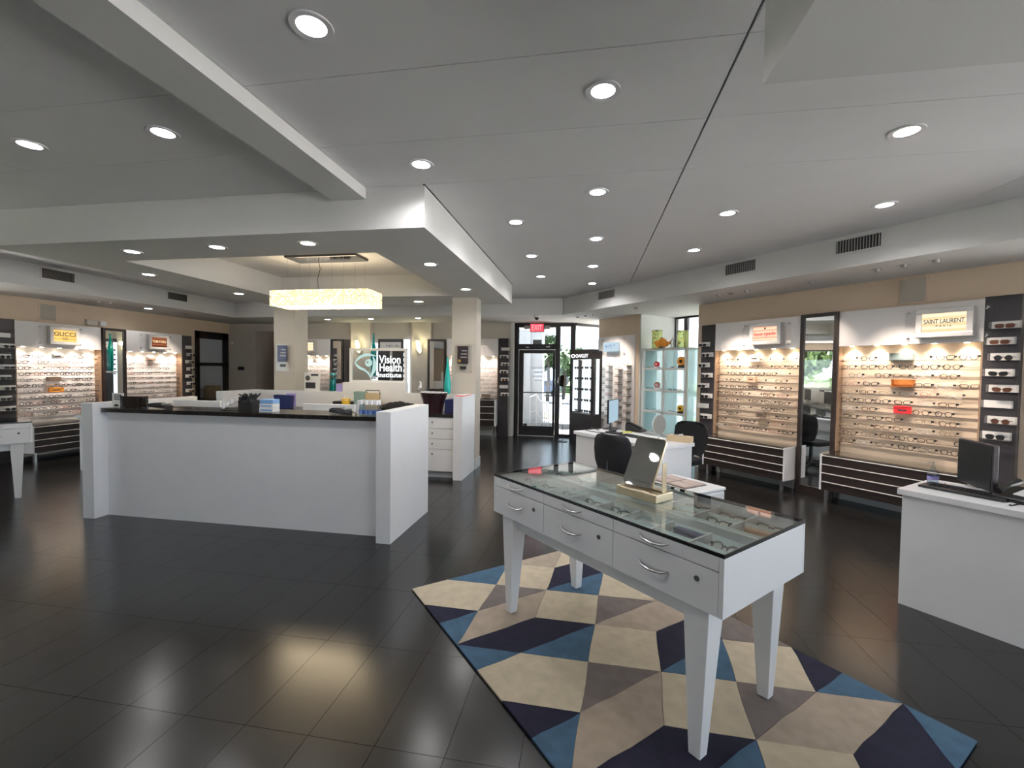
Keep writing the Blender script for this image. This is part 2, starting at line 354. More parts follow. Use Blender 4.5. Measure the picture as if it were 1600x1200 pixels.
struct('wall_right', MB().prism([D(6.45, 4.88), D(6.45, 0.75), D(6.65, 0.75), D(6.65, 4.68), D(7.7, 4.68), D(7.7, 4.88)], 0, ZC).prism([D(6.45, 0.75), D(6.45, -3.0), D(6.65, -3.0), D(6.65, 0.75)], 0, 0.15).prism([D(6.45, 0.75), D(6.45, -3.0), D(6.65, -3.0), D(6.65, 0.75)], 2.62, ZC).prism([D(6.45, -2.8), D(6.45, -3.0), D(6.65, -3.0), D(6.65, -2.8)], 0.15, 2.62), 'beige', 'beige right wall behind the frame displays')
SWN = [(-3.9+1.87*k, -3.9+1.87*k+1.78, 0.15, 2.6) for k in range(3)]
struct('wall_side', wall_pieces(MB(), 'x', c[0], 0.2, -4.2, c[1], 0, ZC, SWN), 'beige', 'window wall beyond the right edge')
struct('wall_pier', MB().prism([D(6.57, 6.30), D(6.57, 7.49), D(7.7, 7.49), D(7.7, 6.30)], 0, ZS+0.01), 'beige', 'wall pier between the entrance and the side window')
struct('trim_8', MB().prism([D(6.575, 6.272), D(6.575, 6.296), D(7.7, 6.296), D(7.7, 6.272)], 0, ZS), 'colwhite', 'white reveal at the side of the window')
struct('wall_entrance', MB().box(-1.82, -1.755, YB-0.006, YD+0.15, 0, ZS), 'colwhite', 'white reveal beside the glass entrance door')
# hallway behind the back wall
mb = MB(); mb.box(-8.8, -8.62, 10.6, 12.6, 0, 2.6); mb.box(-7.45, -7.3, 10.6, 12.6, 0, 2.6); mb.box(-8.8, -7.3, 12.6, 12.75, 0, 2.6); mb.box(-8.8, -7.3, 10.6, 12.75, 2.6, 2.7); mb.box(-8.8, -7.3, 10.6, 12.75, -0.2, -0.01)
struct('wall_hall', mb, 'greige', 'dim hallway behind the back wall')
# free-standing columns
def column(x0, x1, y0, y1, lab):
    mb = MB(); mb.box(x0, x1, y0, y1, 0, ZS); o = struct('wall_column', mb, 'greige', lab)
    for f in o.data.polygons:
        pass
    b = MB(); b.box(x0-0.012, x1+0.012, y0-0.012, y1+0.012, 0, 0.16); b.build('baseboard', 'baseboard', o, bevel=0.004)
    return o
column(-2.13, -1.735, 6.78, 7.08, 'square column at the right end of the reception')
column(-5.27, -4.87, 6.78, 7.12, 'square column at the left end of the reception')
# shallow piers on the back wall that carry the sconces
struct('wall_pier_2', B(-5.83, -5.31, YB-0.16, YB, 0, ZS), 'greige'); struct('wall_pier_3', B(-4.23, -3.74, YB-0.16, YB, 0, ZS), 'greige')
struct('baseboard_right', MB().prism([D(6.43, 4.86), D(6.43, -3.0), D(6.45, -3.0), D(6.45, 4.86)], 0, 0.12), 'baseboard')
struct('baseboard_left', B(XL, XL+0.015, -4.0, 9.3, 0, 0.12), 'baseboard')
struct('baseboard_back', B(-7.4, -1.96, YB-0.015, YB, 0, 0.12), 'baseboard')

# ---- windows
def window(name, fr, gl, parent=None, label=None, pm='pane'):
    o = struct(name, fr, 'darkbronze', label)
    for g in gl: g.build('pane', pm, o)
    return o
n = 1
for (a0, a1, z0, z1) in LW:
    f = MB(); t = 0.05; f.box(XL-0.12, XL-0.04, a0, a0+t, z0, z1); f.box(XL-0.12, XL-0.04, a1-t, a1, z0, z1); f.box(XL-0.12, XL-0.04, a0, a1, z0, z0+t); f.box(XL-0.12, XL-0.04, a0, a1, z1-t, z1)
    window('window_%d' % n, f, [B(XL-0.085, XL-0.078, a0+t, a1-t, z0+t, z1-t)], label='dark framed window in the left wall'); n += 1
    p = light_obj('window_portal', 'AREA', (XL-0.13, (a0+a1)/2, (z0+z1)/2), shape='RECTANGLE', size=z1-z0, size_y=a1-a0); p.rotation_euler = (0, -PI/2, 0); p.data.cycles.is_portal = True
for (a0, a1, z0, z1) in FWN:
    f = MB(); t = 0.05; f.box(a0, a0+t, -4.22, -4.14, z0, z1); f.box(a1-t, a1, -4.22, -4.14, z0, z1); f.box(a0, a1, -4.22, -4.14, z0, z0+t); f.box(a0, a1, -4.22, -4.14, z1-t, z1)
    window('window_%d' % n, f, [B(a0+t, a1-t, -4.185, -4.178, z0+t, z1-t)], label='unseen dark framed window behind the camera'); n += 1
    p = light_obj('window_portal', 'AREA', ((a0+a1)/2, -4.24, (z0+z1)/2), shape='RECTANGLE', size=a1-a0, size_y=z1-z0); p.rotation_euler = (PI/2, 0, 0); p.data.cycles.is_portal = True
XS = c[0]
for (a0, a1, z0, z1) in SWN:
    f = MB(); t = 0.05; f.box(XS+0.04, XS+0.12, a0, a0+t, z0, z1); f.box(XS+0.04, XS+0.12, a1-t, a1, z0, z1); f.box(XS+0.04, XS+0.12, a0, a1, z0, z0+t); f.box(XS+0.04, XS+0.12, a0, a1, z1-t, z1)
    window('window_%d' % n, f, [B(XS+0.076, XS+0.083, a0+t, a1-t, z0+t, z1-t)], label='dark framed window beyond the right edge'); n += 1
    p = light_obj('window_portal', 'AREA', (XS+0.14, (a0+a1)/2, (z0+z1)/2), shape='RECTANGLE', size=z1-z0, size_y=a1-a0); p.rotation_euler = (0, PI/2, 0); p.data.cycles.is_portal = True
f = MB(); q = lambda a0, a1, z0, z1: f.prism([D(6.52, a0), D(6.58, a0), D(6.58, a1), D(6.52, a1)], z0, z1)  # unseen window added in the right wall to brighten the ceiling
q(-2.8, 0.75, 2.57, 2.62); q(-2.8, 0.75, 0.15, 0.20); q(-2.8, -2.75, 0.2, 2.57); q(-1.05, -1.0, 0.2, 2.57); q(0.70, 0.75, 0.2, 2.57)
window('window_%d' % n, f, [MB().prism([D(6.546, a0), D(6.554, a0), D(6.554, a1), D(6.546, a1)], 0.2, 2.57) for a0, a1 in ((-2.75, -1.05), (-1.0, 0.70))], label='unseen wide window added in the right wall for more light'); n += 1
p = light_obj('window_portal', 'AREA', D(6.68, -1.0)+(1.38,), shape='RECTANGLE', size=2.4, size_y=3.5); p.rotation_euler = (0, PI/2, AD); p.data.cycles.is_portal = True
# side window in the niche of the right wall
WA = 7.58
f = MB(); q = lambda a0, a1, z0, z1: f.prism([D(WA-0.03, a0), D(WA+0.03, a0), D(WA+0.03, a1), D(WA-0.03, a1)], z0, z1)
q(4.88, 6.3, ZS-0.035, ZS); q(4.88, 6.3, 0, 0.12); q(5.97, 6.05, 0.1, ZS); q(4.88, 4.93, 0.1, ZS); q(6.24, 6.272, 0.1, ZS)
window('window_%d' % n, f, [MB().prism([D(WA-.004, a0), D(WA+.004, a0), D(WA+.004, a1), D(WA-.004, a1)], 0.12, ZS-0.035) for a0, a1 in ((4.93, 5.97), (6.05, 6.24))], label='tall window in the niche behind the white cubby unit', pm=glass('nichepane', (0.80, 0.82, 0.83), 0.8)); n += 1  # niche glass tinted to hold back the glare outdoors
p = light_obj('window_portal', 'AREA', D(WA+0.06, 5.59)+(1.4,), shape='RECTANGLE', size=2.6, size_y=1.4); p.rotation_euler = Matrix.Rotation(AD, 3, 'Z').to_4x4().to_euler(); p.rotation_euler = (0, PI/2, AD); p.data.cycles.is_portal = True
# entrance: door leaf, transom, sidelight, angled window beside it
dr = struct('door_1', MB().box(-1.75, -1.65, YD-0.03, YD+0.07, 0, ZS).box(-0.77, -0.66, YD-0.03, YD+0.07, 0, ZS).box(-1.65, -0.77, YD-0.03, YD+0.07, 2.60, ZS).box(-1.65, -0.77, YD-0.03, YD+0.07, 2.07, 2.2), 'darkbronze', 'dark framed glass entrance door with transom')
MB().box(-1.65, -0.77, YD, YD+0.008, 2.2, 2.60).build('transom_pane', 'dimmedpane', dr)
lf = MB(); lf.box(-1.645, -1.53, YD-0.02, YD+0.03, 0.01, 2.065); lf.box(-0.83, -0.775, YD-0.02, YD+0.03, 0.01, 2.065); lf.box(-1.53, -0.83, YD-0.02, YD+0.03, 0.01, 0.24); lf.box(-1.53, -0.83, YD-0.02, YD+0.03, 1.98, 2.065)
leaf = lf.build('door_leaf', 'darkbronze', dr, bevel=0.004)
MB().box(-1.53, -0.83, YD, YD+0.008, 0.24, 1.98).build('door_pane', 'dimmedpane', leaf)
MB().tube([(-1.56, YD-0.07, 1.045), (-0.80, YD-0.07, 1.045)], 0.014, 8).box(-1.56, -1.54, YD-0.07, YD, 1.03, 1.06).box(-0.82, -0.80, YD-0.07, YD, 1.03, 1.06).build('push_bar', 'darkbronze', leaf)
MB().box(-1.48, -1.40, YD-0.035, YD-0.02, 2.115, 2.135).box(-0.99, -0.90, YD-0.035, YD-0.02, 2.125, 2.15).build('closer_plates', 'silverframe', dr)
MB().box(-1.525, -1.43, YD-0.012, YD-0.002, 0.245, 0.29).build('door_sticker', 'ink', leaf)
for k, (s, w) in enumerate((('Please Use', .34), ('Front', .2), ('Entrance', .30))):
    text('door_lettering', s, w, 0.06, (-1.17, YD-0.004, 1.64-0.10*k), 'ink', leaf, 0.001, PI/2, PI)
MB().box(-1.27, -1.06, YD-0.005, YD-0.003, 1.335, 1.345).build('door_lettering_rule', 'ink', leaf)
f = MB().box(-0.66, -0.36, YD-0.03, YD+0.07, 0, 0.06).box(-0.66, -0.36, YD-0.03, YD+0.07, 2.62, ZS).box(-0.42, -0.30, YD-0.03, YD+0.07, 0, ZS)
window('window_%d' % n, f, [B(-0.66, -0.42, YD, YD+0.008, 0.06, 2.62)], label='narrow sidelight beside the entrance door', pm='dimmedpane'); n += 1
ang = math.atan2(1.0, 1.03)
f = MB(); f.T = Matrix.Translation((-0.30, YD+0.02, 0)) @ Matrix.Rotation(ang, 4, 'Z')
f.box(0, 1.5, -0.04, 0.04, 2.64, ZS).box(0, 1.5, -0.04, 0.04, 0, 0.08).box(1.42, 1.5, -0.04, 0.04, 0, ZS)
g = MB(); g.T = f.T; g.box(0.02, 1.42, -0.004, 0.004, 0.08, 2.64)
window('window_%d' % n, f, [g], label='angled window behind the dark eyewear tower', pm='dimmedpane'); n += 1
p = light_obj('window_portal', 'AREA', (-1.0, YD+0.12, 1.35), shape='RECTANGLE', size=1.6, size_y=2.7); p.rotation_euler = (-PI/2, 0, 0); p.data.cycles.is_portal = True
# dark framed frosted door in the left wall
DY0, DY1 = 9.34, 10.3
d2 = struct('door_2', MB().box(XL, XL+0.06, DY0, DY0+0.08, 0, 2.43).box(XL, XL+0.06, DY1-0.17, DY1, 0, 2.43).box(XL, XL+0.06, DY0, DY1, 2.25, 2.43).box(XL, XL+0.06, DY0, DY1, 1.58, 1.66).box(XL, XL+0.06, DY0, DY1, 0, 0.78), 'black', 'black framed door with frosted panes in the left wall')
for z0, z1 in ((0.78, 1.58), (1.66, 2.25)): B(XL+0.01, XL+0.03, DY0+0.08, DY1-0.17, z0, z1).build('pane', mat('frostpane', (0.42, 0.46, 0.52), 0.35, var=0.02), d2)
MB().box(XL+0.06, XL+0.11, DY0+0.09, DY0+0.24, 1.0, 1.02).build('lever', 'steel', d2)

# ================================================================== LIGHTS OF THE ROOM
LM_trim = MB().lathe([(0.062, -0.004), (0.088, -0.006), (0.09, 0.0), (0.062, 0.0)], 24, cap=False).mesh('trim', 'whitegloss', True)
LM_lens = MB().lathe([(0.001, -0.002), (0.062, -0.002), (0.062, 0.0)], 24, cap=False).mesh('lens', 'lamp')
def downlight(x, y, z, w, label, group, k=1.0, col=(1.0, 0.975, 0.97), lens=None):
    t = thing('downlight', label, 'light', (x, y, z), 0, group)
    obj('trim', LM_trim, t); l = obj('lens', LM_lens, t)
    if w:
        lo = light_obj('lamp', 'SPOT', (0, 0, -0.012), t, energy=w, color=col, spot_size=math.radians(158), spot_blend=0.5, shadow_soft_size=0.05)
    t.scale = (k, k, k); return t
main = [(-1.19,1.77,'nearest ceiling downlight, left of the room seam'),(0.05,2.40,'ceiling downlight straight ahead above the display table'),(1.85,3.06,'ceiling downlight at right, nearest the ceiling box'),(-1.20,3.06,'ceiling downlight just before the bulkhead corner'),
 (0.05,3.73,'second downlight in the middle row toward the door'),(-0.73,4.37,'first downlight beside the bulkhead side'),(1.23,4.38,'ceiling downlight right of the dark seam, nearer one'),(2.48,4.34,'ceiling downlight close to the large wall vent'),
 (0.06,5.03,'third downlight in the middle row toward the door'),(-0.74,5.68,'second downlight beside the bulkhead side'),(0.04,6.33,'fourth downlight in the middle row toward the door'),(1.22,5.64,'ceiling downlight right of the dark seam, farther one'),
 (-0.75,6.93,'third downlight beside the bulkhead side'),(0.04,7.57,'farthest downlight in the middle row toward the door'),(-3.69,2.42,'leftmost ceiling downlight before the bulkhead'),(-2.65,2.42,'downlight left of the ceiling beam')]
for x, y, l in main: downlight(x, y, ZC, DOWN_W, l, 'main ceiling downlights')
bulk = [(-4.47,3.74,'leftmost of three downlights on the bulkhead front strip'),(-3.47,3.70,'middle of three downlights on the bulkhead front strip'),(-2.52,3.69,'rightmost of three downlights on the bulkhead front strip'),(-1.69,4.59,'near downlight on the bulkhead right strip'),(-1.71,6.07,'far downlight on the bulkhead right strip by the column'),
 (-5.38,4.70,'near downlight on the bulkhead left strip'),(-5.34,6.10,'far downlight on the bulkhead left strip'),(-3.55,7.10,'left of two downlights behind the tray'),(-2.82,7.10,'right of two downlights behind the tray')]
for x, y, l in bulk: downlight(x, y, ZS, DOWN_W*0.32, l, 'bulkhead downlights')
sof = [(-6.01,9.53,'soffit downlight before the left back display'),(-4.91,9.5,'small soffit downlight before the eyewear alcove'),(-3.74,9.41,'soffit downlight before the right sconce'),(-8.6,7.5,'bright soffit downlight above the left wall mirror')]
for x, y, l in sof: downlight(x, y, ZS, DOWN_W*0.5, l, 'soffit downlights')
# small adjustable accent spots in the soffits
AM = MB().lathe([(0.03, 0.0), (0.055, -0.003), (0.058, 0.0)], 16, cap=False).mesh('trim', 'whitegloss'); AK = MB().lathe([(0.028, 0.0), (0.03, -0.03), (0.02, -0.032)], 12).mesh('eyeball', 'silverframe', True)
def accent(x, y, label, aim, w):
    t = thing('accent_spot', label, 'light', (x, y, ZS), 0, 'soffit accent spots'); obj('trim', AM, t); obj('eyeball', AK, t)
    lo = light_obj('lamp', 'SPOT', (0, 0, -0.04), t, energy=w, color=(1.0, 0.85, 0.73), spot_size=math.radians(64), spot_blend=0.8, shadow_soft_size=0.03)
    lo.rotation_euler = Vector((aim[0]-x, aim[1]-y, aim[2]-ZS)).to_track_quat('-Z', 'Y').to_euler()
for k, al in enumerate((4.07, 3.88, 3.66)): p = D(5.81, al); q_ = D(6.34, al); accent(p[0], p[1], '%s accent spot of three above the pink lit sign' % ['left','middle','right'][k], q_+(1.0,), 62)
p = D(5.88, 2.87); accent(p[0], p[1], 'single accent spot above the wall mirror', D(6.34, 2.87)+(1.5,), 30)
for k, al in enumerate((2.17, 1.94, 1.69)): p = D(5.74, al); accent(p[0], p[1], '%s accent spot of three above the cream lit sign' % ['left','middle','right'][k], D(6.34, al)+(1.0,), 62)
for k, al in enumerate((7.33, 7.07, 6.83, 6.59)): p = D(5.84, al); accent(p[0], p[1], '%s of four accent spots near the entrance' % ORD[k], D(6.57, 6.9)+(1.5,), 25)
p = D(5.79, 5.65); accent(p[0], p[1], 'single accent spot before the white cubby unit', D(6.9, 5.9)+(1.4,), 4)
for k, y in enumerate((6.32, 6.52, 6.72)): accent(-8.5, y, '%s accent spot of three above the yellow lit sign' % ['near','middle','far'][k], (-9.05, y, 0.95), 52)
for k, y in enumerate((8.05, 8.25)): accent(-8.5, y, '%s accent spot of two above the brown lit sign' % ['near','far'][k], (-9.05, y, 0.95), 52)
for k, x in enumerate((-2.55, -2.85)): accent(x, 9.55, '%s accent spot before the far right back display' % ['right','left'][k], (x, YB-.1, 1.1), 30)

# chandelier: canopy plate, wires, two tiers of crystal strips
ch = thing('chandelier', 'long rectangular crystal chandelier glowing warm over the reception desk', 'chandelier', (-3.43, 5.42, ZC))
MB().box(-0.50, 0.50, -0.16, 0.16, -0.035, 0).build('canopy', 'chrome', ch, bevel=0.004); MB().box(-0.505, 0.505, -0.165, 0.165, -0.028, -0.004).build('canopy_rim', 'black', ch)
for sx in (-0.48, -0.16, 0.16, 0.48):
    for sy in (-0.13, 0.13): MB().cyl((sx, sy, -0.035), (sx, sy, -0.46), 0.0022, n=5).build('wire', 'steel', ch)
MB().tube([(-0.12, 0, -0.03), (-0.10, 0.01, -0.15), (-0.13, 0.0, -0.28), (-0.12, 0, -0.46)], 0.004, 5).build('cable', 'black', ch)
mat('crystal', (0.95, 0.85, 0.65), 0.15, var=0.1, emit=CHAND*0.30, ecol=(1.0, 0.70, 0.34)); lit('crystalcore', (1.0, 0.84, 0.58), CHAND*0.6)
HX, HY = 0.68, 0.20
for z0, z1, g in ((-0.545, -0.46, 0), (-0.66, -0.55, 1)):
    mb = MB(); cr = random.Random(3+g); k = 0
    def strip(x, y, dx, dy):
        a = cr.uniform(0.006, 0.013); h0 = z0+cr.uniform(0, 0.006); zz = h0
        while zz < z1-0.008:
            hh = min(z1, zz+cr.uniform(0.018, 0.03)); mb.box(x-dx/2-a*0, x+dx/2, y-dy/2-a*(dx > dy), y+dy/2+a*(dx > dy), zz, hh-0.003, m=(1 if cr.random() < 0.35 else 0)); zz = hh
    nx = 64
    for i in range(nx):
        x = -HX+(i+0.5)*2*HX/nx
        for y in (-HY, HY): strip(x, y, 2*HX/nx-0.003, 0.012)
    ny = 18
    for i in range(ny):
        y = -HY+(i+0.5)*2*HY/ny
        for x in (-HX, HX): strip(x, y, 0.012, 2*HY/ny-0.003)
    o = mb.build('crystal_tier', ['crystal', 'crystalcore'], ch); o['kind'] = 'stuff'
    MB().box(-HX-.012, HX+.012, -HY-.012, -HY+.008, z1, z1+0.006).box(-HX-.012, HX+.012, HY-.008, HY+.012, z1, z1+0.006).box(-HX-.012, -HX+.008, -HY+.008, HY-.008, z1, z1+0.006).box(HX-.008, HX+.012, -HY+.008, HY-.008, z1, z1+0.006).build('tier_frame', 'chrome', ch)
MB().box(-HX+.02, HX-.02, -HY+.02, HY-.02, -0.652, -0.645).build('glow_panel', lit('glowdown', (1.0, 0.80, 0.52), 7.5), ch); MB().box(-HX+.02, HX-.02, -HY+.02, HY-.02, -0.485, -0.48).build('added_upper_glow', lit('glowup', (1.0, 0.80, 0.52), 3.0), ch)  # upper panel is an unseen emitter added to light the tray

# wall air vents
def vent(label, origin, rz, w, h, dark=False):
    t = thing('air_vent', label, 'vent', origin, rz, 'supply air vents in the soffits')
    B(-0.02, w+0.02, -0.008, 0, -0.02, h+0.02).build('frame', 'soffit', t); B(0, w, -0.012, -0.007, 0, h).build('backing', 'ventdark' if dark else 'vent', t)
    n = max(6, int(w/0.025)); me = MB().box(-0.003, 0.003, -0.022, -0.01, 0, h).mesh('slat', 'ventdark' if dark else 'ventslat')
    for i in range(n): obj('slat', me, t, loc=((i+0.5)*w/n, 0, 0))
for al, w, l in ((2.40, 0.39, 'large slatted vent nearest on the right soffit'), (3.69, 0.40, 'slatted vent farther along the right soffit'), (6.18, 0.40, 'small grey vent above the entrance side')):
    vent(l, D(5.404, al)+(2.86,), AD-PI/2, w, 0.13)
vent('near dark vent in the left wall soffit', (-7.99, 5.35, 2.855), PI/2, 0.42, 0.14, True); vent('far dark vent in the left wall soffit', (-7.99, 7.35, 2.86), PI/2, 0.41, 0.13, True)
# in-wall speakers
def speaker(label, origin, rz):
    t = thing('wall_speaker', label, 'speaker', origin, rz, 'beige wall speakers'); B(-0.13, 0.13, -0.012, 0, 0, 0.30).build('frame', 'beige', t, bevel=0.004); B(-0.115, 0.115, -0.016, -0.01, 0.015, 0.285).build('grille', 'speaker', t)
speaker('beige wall speaker above the yellow lit sign', (XL, 6.37, 2.335), PI/2); speaker('beige wall speaker above the cream lit sign', D(6.45, 2.085)+(2.385,), AD-PI/2)

# ================================================================== EYEWEAR
def lens_path(shape, cx, n=14):
    P = []
    for k in range(n):
        t = 2*PI*k/n; c, s = math.cos(t), math.sin(t)
        if shape == 'round': x, z = 0.0235*c, 0.0225*s
        elif shape == 'rect': x, z = 0.027*math.copysign(abs(c)**0.45, c), 0.017*math.copysign(abs(s)**0.55, s)
        elif shape == 'cat': x, z = 0.0265*math.copysign(abs(c)**0.6, c), 0.0185*math.copysign(abs(s)**0.7, s)+0.006*abs(c)*(1 if c*cx > 0 else -0.2)
        else: x, z = 0.027*math.copysign(abs(c)**0.6, c)*(1.0 if s > 0 else 0.9), 0.021*math.copysign(abs(s)**0.75, s)
        P.append((cx+x, 0, z))
    return P
GL = {}
def glasses_meshes(shape, colr, sun=False):
    key = (shape, colr, sun)
    if key in GL: return GL[key]
    th = 0.0024 if colr in ('f_gold', 'f_grey') else 0.0034
    if sun: th = 0.004
    dx = 0.034; fr = MB()
    for s in (-1, 1): fr.tube(lens_path(shape, s*dx), th, 4, closed=True, flat=0.8)
    fr.tube([(-0.0085, 0, 0.004), (0, -0.003, 0.008), (0.0085, 0, 0.004)], th, 4)
    for s in (-1, 1): fr.box(min(s*0.060, s*0.067), max(s*0.060, s*0.067), -0.002, 0.004, 0.005, 0.012)
    f = fr.mesh('eyeglass_front', colr, True)
    le = []
    for s in (-1, 1):
        p = lens_path(shape, s*dx); m = MB(); m._add([(a[0], 0.0005, a[2]) for a in p], [tuple(range(len(p)))]); le.append(m.mesh('lens', ('sunlensbrown' if colr == 'f_brown' else 'sunlens') if sun else 'lens'))
    tm = []
    for s in (-1, 1): tm.append(MB().tube([(s*0.066, 0.003, 0.009), (s*0.067, 0.06, 0.009), (s*0.065, 0.085, 0.006), (s*0.063, 0.104, -0.008)], th*0.85, 4).mesh('temple', colr, True))
    clip = MB().prism([(0.058, -0.006), (0.068, -0.012), (0.077, -0.004), (0.068, 0.003)], 0.000, 0.018).mesh('lock_clip', 'blackmatte')
    # all in one mesh for pairs too small to show parts
    a = MB()
    for s in (-1, 1):
        a.tube(lens_path(shape, s*dx, 10), th*1.15, 3, closed=True)
        a.tube([(s*0.066, 0.003, 0.009), (s*0.066, 0.085, 0.007)], th, 3)
        if sun: p = lens_path(shape, s*dx, 10); a._add([(q[0], 0.0005, q[2]) for q in p], [tuple(range(len(p)))], 1)
    a.box(-0.0085, 0.0085, -0.002, 0.002, 0.003, 0.008)
    if not sun: a.box(0.058, 0.074, -0.01, 0.0, 0.001, 0.014, m=1)
    one = a.mesh('eyeglasses', [colr, ('sunlens' if sun else 'blackmatte')])
    GL[key] = (f, le, tm, clip, one); return GL[key]
CNAME = {'f_black': 'black', 'f_brown': 'brown', 'f_grey': 'grey metal', 'f_gold': 'gold metal', 'f_pink': 'rosy', 'f_clear': 'clear'}
SH = ['rect', 'cat', 'round', 'wide']; CO = ['f_black', 'f_black', 'f_black', 'f_black', 'f_brown', 'f_brown', 'f_grey', 'f_gold', 'f_pink', 'f_clear']
STK = MB(); STKM = ['f_black', 'f_brown', 'f_grey', 'f_gold', 'f_pink', 'f_clear', 'blackmatte']
def eyeglasses(loc, rz, shape, colr, label, group, parts=True, sun=False, k=1.0, tilt=None):
    if parts == 'stuff':
        one = glasses_meshes(shape, colr, sun)[4]; T = Matrix.Translation(loc) @ Matrix.Rotation(rz, 4, 'Z'); o = len(STK.v)
        STK.v += [tuple(T @ v.co) for v in one.vertices]
        for p in one.polygons: STK.f.append(tuple(o+i for i in p.vertices)); STK.m.append(6 if p.material_index else STKM.index(colr))
        return None
    f, le, tm, clip, one = glasses_meshes(shape, colr, sun)
    o = obj('sunglasses' if sun else 'eyeglasses', f if parts else one); o.location = loc; o.rotation_euler = tilt or (0, 0, rz); o.scale = (k, k, k)
    tag(o, label, 'sunglasses' if sun else 'glasses', group)
    if parts:
        for m in le: obj('lens', m, o)
        for m in tm: obj('temple', m, o)
        if not sun: obj('lock_clip', clip, o)
    return o
def local(origin, rz, x, y, z):
    p = rot(x, y, rz); return (origin[0]+p[0], origin[1]+p[1], origin[2]+z)

# ================================================================== DISPLAY BAYS (viewer frame: x right, y into the wall, z up)
def bay(desc, label, origin, rz, w, ztop, zl, r0, r1, zb, parts, boxes, rng, spots=5, rows=11, per=7, stuff=False, skip=None):
    t = thing('frame_display', label, 'display', origin, rz, 'lit wall displays for eyeglass frames')
    B(0, w, 0, 0.13, zl, ztop).build('fascia', 'panelwhite', t, bevel=0.002)
    B(0, w, 0.14, 0.165, zb-0.02, zl+0.05).build('back_panel', 'panelwhite', t)
    for x in (0, w-0.014): B(x, x+0.014, 0.0, 0.14, zb-0.02, zl).build('side_panel', 'woodside', t)
    sm = MB().box(0.014, w-0.014, 0.050, 0.062, -0.005, 0).box(0.014, 0.022, 0.062, 0.14, -0.005, 0).box(w-0.022, w-0.014, 0.062, 0.14, -0.005, 0).mesh('shelf', 'shelfline')
    zr = [r0+(r1-r0)*i/(rows-1) for i in range(rows)]
    for z in zr: obj('shelf', sm, t, loc=(0, 0, z))
    lm = MB().lathe([(0.001, -0.004), (0.018, -0.004), (0.024, 0.0)], 12).mesh('spot_lamp', 'warmlamp')
    for i in range(spots):
        x = (i+0.5)*w/spots; obj('spot_lamp', lm, t, loc=(x, 0.045, zl))
        lo = light_obj('lamp', 'SPOT', (x, 0.045, zl-0.008), t, energy=SPOT_W, color=(1.0, 0.84, 0.70), spot_size=math.radians(115), spot_blend=0.8, shadow_soft_size=0.02)
        lo.rotation_euler = (math.radians(8), 0, 0)
    names = ['top', 'second', 'third', 'fourth', 'fifth', 'sixth', 'seventh', 'eighth', 'ninth', 'tenth', 'bottom']
    acc = MB()
    for i, z in enumerate(zr):
        x = 0.10+rng.uniform(0, 0.05); k = 0
        while x < w-0.08:
            hit = [b for b in boxes if b[0] == i and b[1]-0.075 < x < b[2]+0.075]
            if hit: x = hit[0][2]+0.09; continue
            if rng.random() < 0.10: x += rng.uniform(0.06, 0.12); continue
            sh = rng.choice(SH); co = rng.choice(CO); y = 0.03+rng.uniform(-0.006, 0.006); zz = z+0.0255
            if stuff:
                pass
            lo = local(origin, rz, x, y, zz)
            eyeglasses(lo, rz+rng.uniform(-0.08, 0.08), sh, co, '%s eyeglasses, %s from left, %s shelf of the %s' % (CNAME[co], ORD[k], names[i], desc), 'eyeglasses on the '+desc, parts, False, 1.17)
            k += 1; x += rng.uniform(0.168, 0.205)
    for (i, x0, x1, h, m, kind, lab) in boxes:
        z = zr[i]+0.001
        o = thing('display_card', lab, 'display box', local(origin, rz, (x0+x1)/2, 0.0, z), rz)
        hw = (x1-x0)/2
        if kind == 'box':
            MB().box(-hw, hw, 0.045, 0.115, 0, 0.006).build('tray', m, o); MB().box(-hw, hw, 0.108, 0.115, 0, h).build('back', m, o); MB().box(-hw, -hw+0.005, 0.05, 0.11, 0, h).build('side', m, o)
        else:
            MB().box(-hw, hw, 0.05, 0.075, 0, h).build('block', m, o, bevel=0.003); MB().box(-hw*0.5, hw*0.5, 0.048, 0.05, h*0.35, h*0.55).build('print', 'ink', o)
    return t
def lightbox(name_label, origin, rz, w, h, face, lines):
    p_ = rot(0, -0.028, rz); t = thing('light_box_sign', name_label, 'sign', (origin[0]+p_[0], origin[1]+p_[1], origin[2]), rz)
    fr = 0.05
    MB().box(0, w, -0.075, 0, 0, fr).box(0, w, -0.075, 0, h-fr, h).box(0, fr, -0.075, 0, fr, h-fr).box(w-fr, w, -0.075, 0, fr, h-fr).build('frame', 'silverframe', t, bevel=0.003)
    B(fr, w-fr, -0.062, -0.03, fr, h-fr).build('lit_face', face, t)
    for s, tw, th, x, z, m in lines: text('lettering', s, tw, th, (x, -0.064, z), m, t, 0.001, bold=0.012)
    return t
def acrylic_plate(label, origin, rz, w, h):
    t = thing('acrylic_plate', label, 'sign holder', origin, rz, 'clear sign plates on the displays')
    B(0, w, -0.026, -0.021, 0, h).build('plate', 'acrylic', t)
    for x in (0.03, w-0.03):
        for z in (0.03, h-0.03): MB().cyl((x, 0, z), (x, -0.035, z), 0.008, n=8).tube([(x, -0.034, z+0.014), (x-0.01, -0.036, z-0.02)], 0.006, 6).build('clip', 'steel', t)
